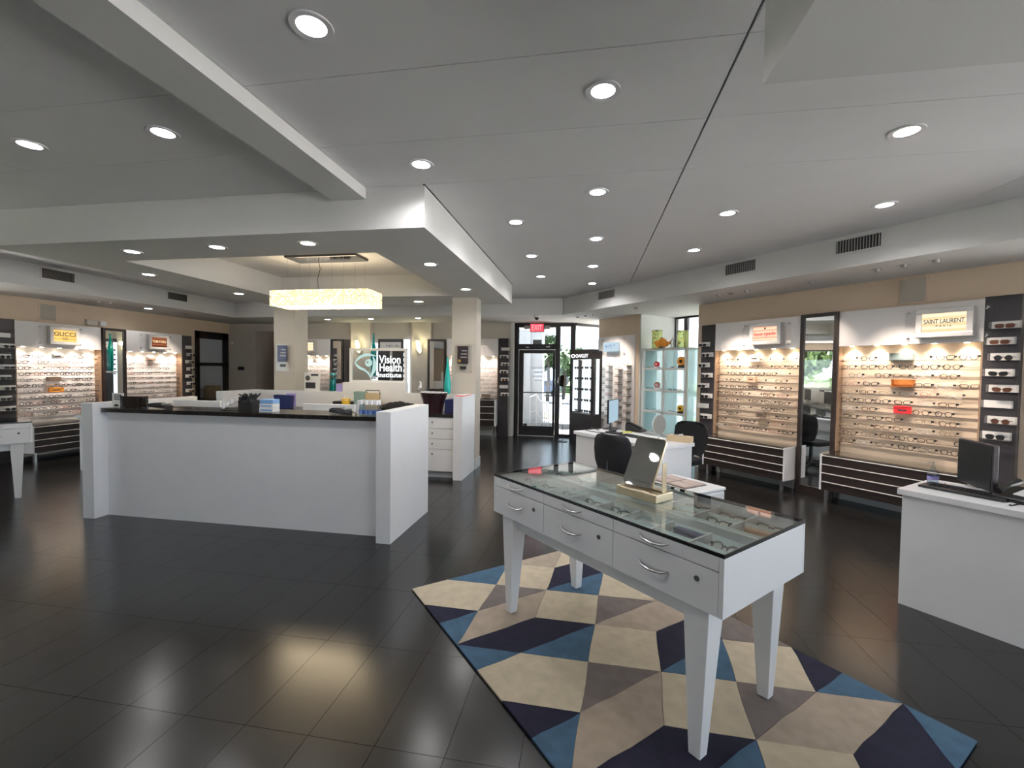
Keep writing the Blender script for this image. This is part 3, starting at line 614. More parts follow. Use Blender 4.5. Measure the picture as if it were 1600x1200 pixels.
def cabinet(label, origin, rz, w, yf, yb, zt=0.605, zb=0.15):
    t = thing('drawer_cabinet', label, 'cabinet', origin, rz, 'low drawer cabinets under the wall displays')
    B(0.02, w-0.02, yf+0.03, yb, zb, zt-0.02).build('carcass', 'espresso', t)
    for x in (0, w-0.02): B(x, x+0.02, yf, yb, zb, zt-0.012).build('side_panel', 'white', t)
    n = 4; hh = (zt-zb-0.03)/n
    dm = B(0.022, w-0.022, yf+0.004, yf+0.03, 0, hh-0.011).mesh('drawer', 'espresso'); sm = B(0.022, w-0.022, yf-0.002, yf+0.012, -0.010, -0.002).mesh('pull_strip', 'panelwhite')
    for i in range(n):
        d = obj('drawer', dm, t, loc=(0, 0, zb+0.004+i*hh)); obj('pull_strip', sm, d, loc=(0, 0, hh))
    B(0, w, yf-0.006, yb, zt-0.011, zt).build('glass_top', 'tabletop', t); B(0.02, w-0.02, yf+0.03, yb-0.02, zt-0.06, zt-0.05).build('showcase_tray', 'panelwhite', t)
    lm = B(-0.018, 0.018, -0.018, 0.018, 0, zb).mesh('leg', 'steel')
    for x in (0.06, w-0.06):
        for y in (yf+0.06, yb-0.05): obj('leg', lm, t, loc=(x, y, 0))
def wall_mirror(label, origin, rz, w, h, z0=0.0, gl='mirror'):
    t = thing('wall_mirror', label, 'mirror', origin, rz); f = 0.045
    MB().box(0, f, -0.03, 0.02, z0, h).box(w-f, w, -0.03, 0.02, z0, h).box(f, w-f, -0.03, 0.02, h-f, h).box(f, w-f, -0.03, 0.02, z0, z0+0.10).build('frame', 'espresso', t)
    B(f, w-f, -0.008, 0.0, z0+0.10, h-f).build('mirror_glass', gl, t)
BXF = MB().box(-0.10, 0.10, -0.012, 0.0, -0.036, 0.036).mesh('white_back', 'whiteacrylic'); BXC = MB().box(-0.105, 0.105, -0.085, -0.012, -0.040, -0.036).box(-0.105, -0.1, -0.085, -0.012, -0.036, 0.038).box(0.1, 0.105, -0.085, -0.012, -0.036, 0.038).mesh('clear_tray', 'acrylic')
def sun_panel(desc, label, origin, rz, w, h, z1, dz, n, x_off, rng, empty=(), both=False, sy=0):
    t = thing('dark_display_panel', label, 'display panel', origin, rz); B(0, w, 0, 0.14, 0, h).build('board', 'darkpanel', t, bevel=0.003)
    for k in range(n):
        x = w/2+x_off[k % len(x_off)]; z = z1-k*dz
        b = thing('clear_display_tray', 'clear tray, %s from top on the %s' % (ORD[k], desc), 'display tray', local(origin, rz, x, 0, z), rz, 'sunglass trays on the '+desc)
        obj('white_back', BXF, b); obj('clear_tray', BXC, b)
        if k in empty: continue
        co = rng.choice(['f_black', 'f_black', 'f_black', 'f_brown']); sh = rng.choice(['wide', 'rect', 'cat', 'round'])
        eyeglasses(local(origin, rz, x, -0.062, z-0.012), rz, sh, co, '%s sunglasses, %s from top on the %s' % (CNAME[co], ORD[k], desc), 'sunglasses on the '+desc, True, True, 1.05)
rng = random.Random(11)
RZ = AD-PI/2
FA = 6.34
def RW(al, z=0.0, ac=FA): return D(ac, al)+(z,)
# right wall
bay('bay under the pink lit sign', 'lit white eyewear display under the pink lit sign, right wall', RW(4.48), RZ, 1.28, 2.35, 1.925, 1.745, 0.735, 0.63, True,
    [(0, 0.53, 0.69, 0.10, 'whiteacrylic', 'block', 'white display block on top shelf under the pink lit sign'), (3, 0.50, 0.64, 0.085, 'peach', 'block', 'peach display block on fourth shelf under the pink lit sign'), (8, 0.66, 0.80, 0.08, 'mocha', 'block', 'dark display block low under the pink lit sign')], rng)
bay('bay under the cream lit sign', 'lit white eyewear display under the cream lit sign, right wall', RW(2.76), RZ, 1.28, 2.355, 1.925, 1.745, 0.735, 0.63, True,
    [(0, 0.50, 0.71, 0.085, 'slatebox', 'box', 'slate grey open display box on top shelf, right wall'), (3, 0.53, 0.73, 0.085, 'amber', 'box', 'amber open display box on fourth shelf, right wall'), (6, 0.56, 0.72, 0.085, 'red', 'block', 'bright red display card on seventh shelf, right wall')], rng)
wall_mirror('tall dark framed mirror between the two right wall displays', RW(3.20), RZ, 0.44, 2.36)
cabinet('dark drawer cabinet under the pink sign display', RW(4.46), RZ, 1.24, -0.27, 0.13); cabinet('dark drawer cabinet under the cream sign display', RW(2.80), RZ, 1.34, -0.27, 0.13)
sun_panel('panel left of the pink sign display', 'dark panel of sunglass trays beside the side window', RW(4.73), RZ, 0.25, 2.34, 2.03, 0.165, 8, (-0.06, 0.0), rng, (6,))
sun_panel('panel right of the cream sign display', 'dark panel of sunglass trays at the far right edge', RW(1.48), RZ, 0.25, 2.37, 2.08, 0.155, 8, (0.03, 0.0), rng, (5,))
acrylic_plate('clear plate framing the pink lit sign', RW(4.02, 1.955), RZ, 0.70, 0.34); lightbox('pink lit box sign on the right wall display', RW(3.86, 1.985), RZ, 0.44, 0.30, 'sign_pink', [('kate spade', 0.30, 0.075, 0.22, 0.145, 'red'), ('♠', 0.03, 0.04, 0.22, 0.225, 'ink')])
acrylic_plate('clear plate framing the cream lit sign', RW(2.10, 1.955), RZ, 0.68, 0.34); lightbox('cream lit box sign on the right wall display', RW(1.985, 1.985), RZ, 0.45, 0.30, 'sign_cream', [('SAINT LAURENT', 0.32, 0.046, 0.225, 0.165, 'ink'), ('P A R I S', 0.12, 0.02, 0.225, 0.115, 'ink')])
# left wall
XF = XL+0.35
def LWp(y, z=0.0): return (XF, y, z)
bay('bay under the yellow lit sign', 'lit white eyewear display under the yellow lit sign, left wall', LWp(5.69), PI/2, 1.28, 2.272, 1.855, 1.676, 0.700, 0.61, False,
    [(0, 0.52, 0.70, 0.08, 'whiteacrylic', 'block', 'white display block on top shelf under the yellow lit sign'), (4, 0.48, 0.70, 0.07, 'mocha', 'box', 'brown open display box on fifth shelf, left wall'), (6, 0.48, 0.70, 0.08, 'orange', 'block', 'orange display block on seventh shelf, left wall')], rng)
bay('bay under the brown lit sign', 'lit white eyewear display under the brown lit sign, left wall', LWp(7.42), PI/2, 1.24, 2.272, 1.855, 1.676, 0.700, 0.61, 'stuff',
    [(0, 0.50, 0.72, 0.07, 'mocha', 'box', 'brown open display box on top shelf under the brown lit sign')], rng)
wall_mirror('tall dark framed mirror between the two left wall displays', LWp(6.98), PI/2, 0.43, 2.275)
cabinet('dark drawer cabinet under the yellow sign display', LWp(5.62), PI/2, 1.3, -0.42, 0.13, 0.60); cabinet('dark drawer cabinet under the brown sign display', LWp(7.4), PI/2, 1.24, -0.36, 0.13, 0.60)
sun_panel('panel left of the yellow sign display', 'dark panel of sunglass trays at the far left edge', LWp(5.43), PI/2, 0.26, 2.28, 2.02, 0.165, 8, (-0.03, 0.02), rng, (0,))
sun_panel('panel right of the brown sign display', 'dark panel of sunglass trays beside the black framed door', LWp(8.67), PI/2, 0.24, 2.26, 2.0, 0.165, 8, (0.05, 0.08), rng, (0,))
acrylic_plate('clear plate framing the yellow lit sign', LWp(5.98, 1.90), PI/2, 0.66, 0.33); lightbox('yellow lit box sign on the left wall display', LWp(6.10, 1.915), PI/2, 0.44, 0.30, 'sign_yellow', [('GUCCI', 0.32, 0.07, 0.22, 0.185, 'ink'), ('GG', 0.08, 0.05, 0.22, 0.105, 'ink')])
acrylic_plate('clear plate framing the brown lit sign', LWp(7.68, 1.90), PI/2, 0.70, 0.33); lightbox('brown lit box sign on the left wall display', LWp(7.82, 1.915), PI/2, 0.44, 0.30, 'sign_brown', [('TOM FORD', 0.30, 0.06, 0.22, 0.165, 'sign_cream')])
# back wall
def BW(x, z=0.0): return (x, YB-0.2, z)
bay('back bay right of the column', 'lit white eyewear display on the back wall beside the entrance', BW(-3.33), 0, 1.25, 2.30, 1.89, 1.70, 0.93, 0.86, 'stuff', [(8, 0.85, 1.05, 0.06, 'mocha', 'box', 'brown open box on a low shelf beside the entrance')], rng, rows=9)
bay('back bay behind the left column', 'lit white eyewear display on the back wall behind the left column', BW(-7.6), 0, 1.24, 2.29, 1.87, 1.69, 0.92, 0.86, 'stuff', [(0, 0.72, 0.86, 0.09, 'whiteacrylic', 'block', 'white display block on the back wall display')], rng, rows=8)
wall_mirror('dark framed mirror left of the left wall sconce', BW(-6.33), 0, 0.33, 2.285, 1.2); B(-5.995, -5.83, YB-0.2, YB-0.06, 0, 2.28).build('x', 'espresso').name = 'dark_post'
tag(bpy.data.objects['dark_post'], 'dark vertical post beside the back wall mirror', 'post')
wall_mirror('dark framed mirror behind the tall turquoise vase', BW(-3.80), 0, 0.45, 2.285, 1.0)
cabinet('dark drawer cabinet on the back wall beside the entrance', BW(-3.33), 0, 1.25, -0.27, 0.13, 0.91, 0.28)
sun_panel('back panel beside the entrance', 'dark panel of sunglass trays beside the entrance door', BW(-2.08), 0, 0.24, 2.31, 2.06, 0.175, 7, (0.06, 0.03), rng, (0, 5))
lightbox('warm lit box sign on the back wall display', BW(-7.15, 1.945), 0, 0.44, 0.30, 'sign_cream', [])
acrylic_plate('clear plate on the display beside the entrance', BW(-3.05, 1.93), 0, 0.70, 0.33)
# alcove between the sconces
al = thing('eyewear_alcove', 'dark eyewear tower with silver header in the back alcove', 'display', (-4.77, YB, 0))
B(-0.36, 0.30, -0.10, 0, 0.3, 2.30).build('board', 'darkpanel', al); B(-0.30, 0.24, -0.115, -0.10, 2.06, 2.22).build('header', 'silverframe', al); [B(-0.13+0.035*k+0.03*(k > 4), -0.115+0.035*k+0.03*(k > 4), -0.117, -0.115, 2.105+0.01*(k % 2), 2.165-0.008*(k % 3)).build('worn_letter', 'darkpanel', al) for k in range(9)]
B(-0.50, -0.37, -0.13, -0.02, 0.3, 2.2).build('light_column', 'casewhite', al); B(0.32, 0.44, -0.13, -0.02, 0.3, 2.29).build('light_column', 'casewhite', al); B(-0.04, 0.02, -0.12, -0.10, 0.3, 2.0).build('divider', 'silverframe', al)
for s_, xx in (('left', -0.44), ('right', 0.38)):
    for k in range(6): eyeglasses((-4.77+xx, YB-0.17, 1.98-0.13*k), 0, 'wide', 'f_black', 'black sunglasses, %s down the %s light column of the alcove' % (ORD[k], s_), 'sunglasses in the back alcove', False, True, 0.9)
# sconces
def sconce(x, l):
    t = thing('wall_sconce', l, 'lamp', (x, YB-0.16, 2.0), 0, 'angled glass wall sconces'); MB().box(-0.06, 0.06, -0.03, 0, -0.05, 0.08).build('bracket', 'steel', t)
    MB().xz([(-0.05, 0.02), (0.02, -0.06), (0.06, 0.0), (0.0, 0.26), (-0.09, 0.26)], -0.06, -0.045).build('glass_shade', 'sconceglow', t); MB().xz([(0.01, 0.05), (0.05, 0.02), (0.05, 0.18), (0.02, 0.22)], -0.085, -0.07).build('glass_blade', 'sconceglow', t)
    light_obj('lamp', 'POINT', (0, -0.12, 0.16), t, energy=3.0, color=(1.0, 0.88, 0.5), shadow_soft_size=0.05)
sconce(-5.60, 'glowing glass sconce left of the alcove'); sconce(-4.02, 'glowing glass sconce right of the alcove')

# ================================================================== SMALL WALL AND CEILING FIXTURES
t = thing('exit_sign', 'red lit exit sign with emergency lamps above the entrance door', 'exit sign', (-1.205, YD-0.12, 2.48)); B(-0.17, 0.17, -0.03, 0.03, 0, 0.20).build('housing', 'ventdark', t); B(-0.155, 0.155, -0.034, -0.03, 0.012, 0.188).build('red_face', 'exitred', t)
text('lettering', 'EXIT', 0.24, 0.12, (0, -0.036, 0.10), lit('exitdark', (1.0, 0.40, 0.40), 0.8), t, 0.001)
for s in (-1, 1): MB().box(min(s*.18, s*.30), max(s*.18, s*.30), -0.03, 0.03, 0.07, 0.15).build('emergency_lamp', 'ventslat', t)
t = thing('transom_reflection', 'small grey panel standing in for the exit sign reflection on the transom', 'sign', (-1.205, YD-0.02, 2.18)); B(-0.105, 0.105, -0.006, 0.006, 0.02, 0.125).build('plate', 'slatebox', t); B(-0.10, 0.10, -0.008, -0.005, 0.115, 0.125).build('edge', 'ventdark', t)  # stands in for the exit sign mirrored in the transom glass
t = thing('dome_camera', 'small dome security camera on the soffit above the entrance', 'camera', (-1.06, 9.15, ZS)); MB().lathe([(0.07, 0), (0.07, -0.03), (0.055, -0.04)], 16).build('housing', 'white', t, True); MB().lathe([(0.05, -0.04), (0.042, -0.07), (0.02, -0.088), (0.001, -0.092)], 16).build('dome', 'black', t, True)
t = thing('emergency_light', 'white twin head emergency light above the left wall display', 'light', (XL, 7.05, 2.33), PI/2); B(-0.10, 0.08, -0.06, 0, 0, 0.10).build('housing', 'greige', t, bevel=0.008); B(0.13, 0.24, -0.07, 0, 0.0, 0.09).build('lamp_head', 'white', t, bevel=0.01)
t = thing('wall_switch_plate', 'dark switch plate on the wall right of the black framed door', 'switch', (-9.05, YB, 1.48)); B(-0.09, 0.09, -0.015, 0, 0, 0.09).build('plate', 'darkpanel', t); B(-0.03, 0.03, -0.02, -0.012, 0.02, 0.07).build('rocker', 'black', t)
t = thing('wall_sensor', 'round white sensor beside the black framed door', 'sensor', (-9.32, YB, 2.2)); MB().xz([(0.035*math.cos(k*PI/8), 0.035*math.sin(k*PI/8)) for k in range(16)], -0.02, 0).build('cap', 'white', t); MB().xz([(0.012*math.cos(k*PI/4), 0.012*math.sin(k*PI/4)) for k in range(8)], -0.024, -0.018).build('eye', 'ventslat', t)
# hallway: shelf, plant, red clock light
t = thing('hall_console', 'low dark console in the dim hallway', 'console', (-8.1, 12.3, 0)); B(-0.45, 0.2, -0.2, 0.2, 1.30, 1.34).build('top', 'woodside', t)
for x in (-0.42, 0.16): B(x, x+0.03, -0.18, 0.18, 0, 1.30).build('leg', 'woodside', t)
t = thing('potted_plant', 'leafy plant in a red pot in the dim hallway', 'plant', (-8.25, 12.25, 1.34)); MB().lathe([(0.07, 0), (0.10, 0.16), (0.09, 0.16), (0.08, 0.02)], 12).build('pot', 'red', t, True)
r_ = random.Random(5); mb = MB()
for k in range(40):
    a = r_.uniform(0, 2*PI); l = r_.uniform(0.12, 0.24); e = r_.uniform(0.3, 1.3); d = Vector((math.cos(a)*math.cos(e), math.sin(a)*math.cos(e), math.sin(e))); s = Vector((-d.y, d.x, 0)).normalized()*0.02; b0 = Vector((0, 0, 0.16))
    mb._add([b0, b0+d*l*0.5+s, b0+d*l, b0+d*l*0.5-s], [(0, 1, 2, 3)])
o = mb.build('leaves', 'leaf', t); o['kind'] = 'stuff'
t = thing('hall_exit_sign', 'red glowing sign in the hallway behind the left column', 'exit sign', (-7.62, 11.6, 2.2)); B(-0.15, 0.15, -0.02, 0.02, 0, 0.18).build('housing', 'ventdark', t); B(-0.14, 0.14, -0.025, -0.02, 0.01, 0.17).build('red_face', 'exitred', t)
t = thing('brown_bag', 'brown paper shopping bag before the black framed door', 'bag', (-9.1, 9.55, 0.0)); MB().xz([(-0.17, 0.78), (0.17, 0.78), (0.15, 1.10), (-0.15, 1.10)], -0.08, 0.08).build('body', 'brownbag', t); MB().tube([(-0.07, 0, 1.10), (-0.06, 0, 1.15), (0.06, 0, 1.15), (0.07, 0, 1.10)], 0.006, 5).build('handle', 'tan', t)
MB().box(-0.2, 0.2, -0.14, 0.14, 0.0, 0.78).build('stand', 'espresso', t)
def plaque(label, x, m, seal):
    t = thing('award_plaque', label, 'plaque', (x, 6.78, 1.51), 0); B(-0.135, 0.135, -0.026, -0.02, 0, 0.46).build('acrylic_plate', 'acrylic', t); B(-0.09, 0.08, -0.045, -0.026, 0.155, 0.43).build('poster', m, t); B(-0.05, 0.05, -0.034, -0.026, 0.07, 0.115).build('name_plate', 'black', t)
    for a in (-0.12, 0.12):
        for z in (0.03, 0.43): MB().cyl((a, 0, z), (a, -0.034, z), 0.007, n=8).build('standoff', 'steel', t)
    if seal: MB().xz([(-0.055+0.024*math.cos(k*PI/8), 0.20+0.024*math.sin(k*PI/8)) for k in range(16)], -0.048, -0.044).build('gold_seal', mat('sealgold', (0.6, 0.42, 0.10), 0.3, metal=0.7), t)
    for k in range(3): B(-0.02-0.01*k, 0.065, -0.0465, -0.045, 0.35-0.05*k, 0.365-0.05*k).build('printed_line', 'silverframe', t)
plaque('dark award plaque with gold seal on the right column', -1.935, 'posterdark', True); plaque('dark blue poster plaque on the left column', -5.08, 'posterblue', False)

# ================================================================== RECEPTION
t = thing('reception_desk', 'long white reception desk with black counter and raised end panels', 'desk', (-3.40, 3.70, 0))
B(-1.69, -1.55, 0.02, 1.25, 0, 1.185).build('end_panel', 'white', t, bevel=0.003); B(1.54, 1.68, 0.0, 0.95, 0, 1.19).build('end_panel', 'white', t, bevel=0.003)
B(-1.55, 1.54, 0.16, 0.20, 0, 1.088).build('front_panel', 'white', t); B(-1.55, 1.54, 0.095, 0.52, 1.09, 1.132).build('counter', 'counter', t, bevel=0.003)
B(-1.55, 1.54, 0.52, 1.10, 0.73, 0.76).build('work_surface', 'counter', t); B(-1.55, 1.54, 0.20, 0.24, 0, 0.73).build('kick_board', 'white', t)
for x in (-1.5, -0.2, 1.0): B(x, x+0.45, 0.56, 1.06, 0.05, 0.73).build('pedestal', 'white', t)
B(-1.55, 1.54, 0.50, 0.52, 0.76, 1.09).build('upstand', 'white', t)
def monitor_white(x, l):
    t = thing('monitor', l, 'monitor', (x, 4.58, 0.76), 0, 'white desktop monitors at the reception')
    mb = MB(); n = 10; pr = [(-0.32+0.64*k/n, -0.02-0.03*math.sin(PI*k/n)) for k in range(n+1)]
    mb.prism(pr+[(0.32, 0.01), (-0.32, 0.01)], 0.08, 0.41); mb.build('back_shell', 'screenwhite', t, True, bevel=0.006); B(-0.30, 0.30, 0.01, 0.016, 0.10, 0.39).build('screen', 'black', t)
    MB().xz([(0.0+0.02*math.cos(k*PI/6), 0.27+0.022*math.sin(k*PI/6)) for k in range(12)], -0.052, -0.049).build('logo', 'ventdark', t); B(-0.05, 0.05, -0.02, 0.03, 0, 0.1).build('neck', 'silverframe', t); B(-0.12, 0.12, -0.08, 0.1, 0, 0.01).build('foot', 'silverframe', t, bevel=0.003)
monitor_white(-4.575, 'white monitor back at the left of the reception desk'); monitor_white(-2.865, 'white monitor back at the right of the reception desk')
ZT = 1.132
t = thing('info_card', 'small white card stand at the left end of the black counter', 'card', (-4.86, 3.90, ZT)); B(-0.07, 0.07, -0.004, 0.004, 0.0, 0.15).build('card', 'paper', t); B(-0.055, 0.055, 0.004, 0.05, 0.0, 0.006).build('foot', 'acrylic', t)
for k in range(3): B(-0.05, 0.045-0.01*k, -0.0055, -0.004, 0.125-0.022*k, 0.135-0.022*k).build('printed_line', 'ink', t)
MB().xz([(0.03*math.cos(PI*k/8)-0.02, 0.01+0.025*math.sin(PI*k/8)) for k in range(9)], -0.0055, -0.004).build('printed_frame', 'ink', t)
t = thing('brochure_holder', 'smoky acrylic brochure holder beside the white card stand', 'brochure holder', (-4.66, 3.90, ZT)); B(-0.14, 0.14, -0.03, 0.03, 0, 0.125).build('case', 'dimacrylic', t)
for k in range(4): B(-0.125+0.064*k, -0.07+0.064*k, -0.02, 0.02, 0.01, 0.115).build('card_stack', 'posterdark', t)
def terminal(x, y, l):
    t = thing('card_terminal', l, 'card terminal', (x, y, ZT), 0.2, 'black card terminals on the counter'); mb = MB(); mb.T = Matrix.Rotation(0.12, 4, 'Y'); mb.box(-0.11, 0.09, -0.045, 0.045, 0.01, 0.045); mb.build('body', 'plastic', t, bevel=0.008)
    B(0.03, 0.085, -0.035, 0.035, 0.04, 0.052).build('display', 'slatebox', t); B(-0.09, 0.02, -0.035, 0.035, 0.055, 0.06).build('keypad', 'blackmatte', t); MB().tube([(0.10, 0, 0.02), (0.16, 0.03, 0.01), (0.22, 0.12, 0.006)], 0.004, 5).build('cable', 'black', t)
terminal(-4.33, 3.90, 'black card terminal at the left of the counter'); terminal(-2.33, 3.93, 'black card terminal at the right of the counter')
def spray(x, y, l, gr, h=0.13, m='bottleglass', blue=True):
    t = thing('spray_bottle', l, 'bottle', (x, y, ZT), 0, gr); MB().lathe([(0.018, 0), (0.02, 0.01), (0.02, h*0.6), (0.012, h*0.72)], 12).build('bottle', m, t, True); MB().lathe([(0.013, h*0.72), (0.014, h), (0.012, h*1.02)], 12).build('cap', 'white', t, True)
    MB().lathe([(0.0205, h*0.12), (0.0205, h*0.35)], 12, cap=False).build('label_band', mat('bluelabel', (0.12, 0.22, 0.55), 0.4), t)
k = 0
for i in range(4):
    for j in range(2): spray(-2.09+0.052*i, 3.86+0.052*j, 'clear spray bottle with white cap, %s in the %s row by the end panel' % (ORD[i], ['front', 'back'][j]), 'spray bottles on the counter', 0.145)
t = thing('bottle_rack', 'tilted clear rack of small white capped bottles', 'rack', (-3.55, 3.93, ZT), 0.1); MB().xz([(-0.09, 0), (0.09, 0), (0.09, 0.10)], -0.04, 0.04).build('rack', 'acrylic', t)
for k in range(4): MB().lathe([(0.015, 0.0), (0.015, 0.04), (0.01, 0.05)], 10, (-0.07+0.045*k, 0, 0.02+0.022*k)).build('small_bottle', 'white', t, True)
t = thing('black_cloth_box', 'dark box stuffed with frilly black cloths on the counter', 'box', (-3.34, 3.94, ZT)); MB().prism([(-0.075, -0.06), (0.075, -0.06), (0.075, 0.06), (-0.075, 0.06)], 0, 0.10).build('box', 'plastic', t)
r_ = random.Random(2); mb = MB()
for k in range(36): mb.tube([(r_.uniform(-.07, .07), r_.uniform(-.05, .05), 0.09), (r_.uniform(-.09, .09), r_.uniform(-.06, .06), r_.uniform(0.13, 0.18))], [0.02, 0.006], 5)
mb.build('cloths', 'blackmatte', t)
t = thing('lens_wipes', 'stacked white and blue boxes of lens wipes', 'box', (-3.13, 3.96, ZT))
for k in range(3): B(-0.075+0.004*k, 0.075, -0.05, 0.05, 0.042*k, 0.042*k+0.04).build('carton', 'paper' if k < 2 else mat('wipeblue', (0.25, 0.45, 0.75), 0.5), t); 
for k in range(3): B(-0.06, 0.06, -0.052, -0.05, 0.042*k+0.012, 0.042*k+0.026).build('label', mat('wipeblue2', (0.2, 0.4, 0.7), 0.5), t)
t = thing('pen_tube', 'upright white wand leaning beside the spray bottles', 'wand', (-2.19, 3.95, ZT)); mb = MB(); mb.T = Matrix.Rotation(0.22, 4, 'Y'); mb.box(-0.014, 0.014, -0.012, 0.012, 0.005, 0.14); mb.build('body', 'paper', t, bevel=0.004); B(-0.012, 0.016, -0.014, 0.0, 0.0, 0.02).build('grip', 'ventslat', t)

# back counter behind the reception
t = thing('back_counter', 'white drawer counter with black top behind the reception', 'counter', (-3.75, 6.10, 0)); B(-1.85, 1.88, 0.0, 0.52, 0.885, 0.93).build('worktop', 'counter', t, bevel=0.002); B(-1.85, 1.88, 0.03, 0.5, 0.10, 0.885).build('carcass', 'white', t); B(-1.85, 1.88, 0.08, 0.5, 0, 0.10).build('toe_kick', 'baseboard', t)
zs_ = [0.10, 0.42, 0.57, 0.72, 0.88]
for c_ in range(8):
    x0 = 1.88-0.46*(c_+1); 
    if x0 < -1.86: continue
    for a_, b_ in zip(zs_, zs_[1:]):
        d_ = B(x0+0.004, x0+0.452, 0.01, 0.03, a_+0.004, b_-0.004).build('drawer', 'white', t, bevel=0.002); MB().ball((x0+0.13, 0.0, b_-0.07), 0.012, 5).build('knob', 'black', d_)
t = thing('half_wall', 'white half wall with raised centre behind the reception', 'partition', (-3.75, 6.64, 0)); B(-1.88, 1.88, 0, 0.10, 0, 1.19).build('wall_panel', 'white', t); B(-0.17, 0.91, 0.0, 0.10, 1.19, 1.345).build('raised_centre', 'white', t); B(1.882, 2.015, -0.60, 0.10, 0, 1.19).build('end_panel', 'white', t, bevel=0.003); B(-2.0, -1.882, -0.55, 0.10, 0, 1.185).build('end_panel', 'white', t, bevel=0.003)
# glass sign with eye logo
t = thing('glass_sign', 'white framed glass sign with mint eye logo and white lettering', 'sign', (-3.33, 6.69, 1.347)); w_, h_ = 0.49, 0.55
MB().box(-w_, w_, -0.02, 0.02, 0, 0.035).box(-w_, w_, -0.02, 0.02, h_-0.04, h_).box(-w_, -w_+0.04, -0.02, 0.02, 0.035, h_-0.04).box(w_-0.04, w_, -0.02, 0.02, 0.035, h_-0.04).build('frame', 'white', t, bevel=0.002); B(-w_+.04, w_-.04, -0.004, 0.004, .035, h_-.04).build('pane', 'acrylic', t)
def arc(pts, ws):
    L_, R_ = [], []
    for i, (x, z) in enumerate(pts):
        a = Vector(pts[min(i+1, len(pts)-1)])-Vector(pts[max(i-1, 0)]); nn = Vector((-a.y, a.x)).normalized()*ws[i]/2; L_.append((x+nn.x, z+nn.y)); R_.append((x-nn.x, z-nn.y))
    return L_+R_[::-1]
def bez(p0, p1, p2, n=12): return [((1-u)**2*p0[0]+2*u*(1-u)*p1[0]+u*u*p2[0], (1-u)**2*p0[1]+2*u*(1-u)*p1[1]+u*u*p2[1]) for u in [k/n for k in range(n+1)]]
def lg(poly): MB().xz(poly, -0.008, -0.0045).build('eye_logo', 'logomint', t)
p = bez((-0.40, 0.315), (-0.27, 0.50), (-0.035, 0.425)); lg(arc(p, [0.012+0.035*math.sin(PI*k/12) for k in range(13)]))
p = bez((-0.40, 0.315), (-0.33, 0.215), (-0.21, 0.20)); lg(arc(p, [0.012+0.028*math.sin(PI*k/12*0.9) for k in range(13)]))
p = bez((-0.09, 0.42), (0.0, 0.26), (-0.14, 0.075)); lg(arc(p, [0.008+0.06*math.sin(PI*k/12)**1.0 for k in range(13)])); p = bez((-0.26, 0.20), (-0.15, 0.17), (-0.14, 0.09)); lg(arc(p, [0.006+0.025*math.sin(PI*k/12) for k in range(13)]))
ci = lambda cx, cz, r, n=24: [(cx+r*math.cos(2*PI*k/n), cz+r*math.sin(2*PI*k/n)) for k in range(n)]
lg(ci(-0.16, 0.315, 0.062)); MB().xz(ci(-0.18, 0.325, 0.018), -0.0095, -0.008).build('pupil', 'ventslat', t)
for s_, tw, th, x, z in (('Vision', 0.37, 0.13, 0.20, 0.375), ('Health', 0.38, 0.13, 0.215, 0.245), ('Institute', 0.40, 0.075, 0.20, 0.125)): text('lettering', s_, tw, th, (x, -0.006, z), 'logowhite', t, 0.002, bold=0.02)
# things on the half wall and back counter
ZP = 1.19
t = thing('notice_stand', 'small clear notice stand with black print on the half wall', 'card', (-4.50, 6.70, ZP)); B(-0.14, 0.14, -0.004, 0.004, 0, 0.30).build('sheet', 'paper', t); B(-0.02, 0.11, -0.006, -0.004, 0.245, 0.28).build('printed_block', 'ink', t); B(-0.12, 0.06, -0.006, -0.004, 0.04, 0.14).build('printed_block', 'ink', t); MB().xz(ci(-0.08, 0.21, 0.045, 9), -0.006, -0.004).build('printed_portrait', 'ventdark', t); B(-0.14, 0.14, -0.02, 0.04, 0, 0.004).build('foot', 'acrylic', t)
t = thing('teal_bottle', 'teal glass bottle standing on the half wall', 'bottle', (-4.13, 6.70, ZP)); MB().lathe([(0.045, 0), (0.052, 0.02), (0.052, 0.22), (0.045, 0.25), (0.038, 0.262)], 16).build('body', 'tealglass', t, True); MB().lathe([(0.046, 0.262), (0.046, 0.30), (0.04, 0.302)], 16).build('cap', 'teal', t, True); MB().lathe([(0.046, 0.005), (0.046, 0.2), (0.001, 0.2)], 16).build('liquid', 'teal', t, True)
t = thing('lilac_box', 'small lilac box beside the teal bottle', 'box', (-3.99, 6.70, ZP)); B(-0.055, 0.045, -0.04, 0.04, 0, 0.115).build('carton', 'lilac', t, bevel=0.002); B(-0.057, 0.047, -0.042, 0.042, 0.115, 0.125).build('lid', 'lilac', t)
t = thing('turquoise_vase', 'tall slender turquoise vase at the right of the half wall', 'vase', (-2.17, 6.70, ZP)); MB().lathe([(0.04, 0), (0.055, 0.05), (0.055, 0.16), (0.035, 0.32), (0.02, 0.45), (0.015, 0.55), (0.02, 0.575)], 16, cap=False).build('body', 'tealvase', t, True); MB().lathe([(0.001, 0.004), (0.041, 0.004)], 16, cap=False).build('base', 'tealvase', t)
t = thing('bird_figurine', 'small grey and white bird figurine on the half wall', 'figurine', (-2.64, 6.70, ZP)); MB().ball((0, 0, 0.06), 0.045, 7, sz=0.9).build('body', 'ventslat', t, True); MB().tube([(0.02, 0, 0.09), (0.03, 0, 0.16), (0.01, 0, 0.19)], [0.025, 0.012, 0.015], 8).build('neck', 'white', t, True); MB().tube([(0.01, 0, 0.19), (0.05, 0, 0.215)], [0.012, 0.003], 6).build('beak', 'ventslat', t); MB().cyl((-0.01, 0, 0), (-0.01, 0, 0.03), 0.02).build('foot', 'ventslat', t)
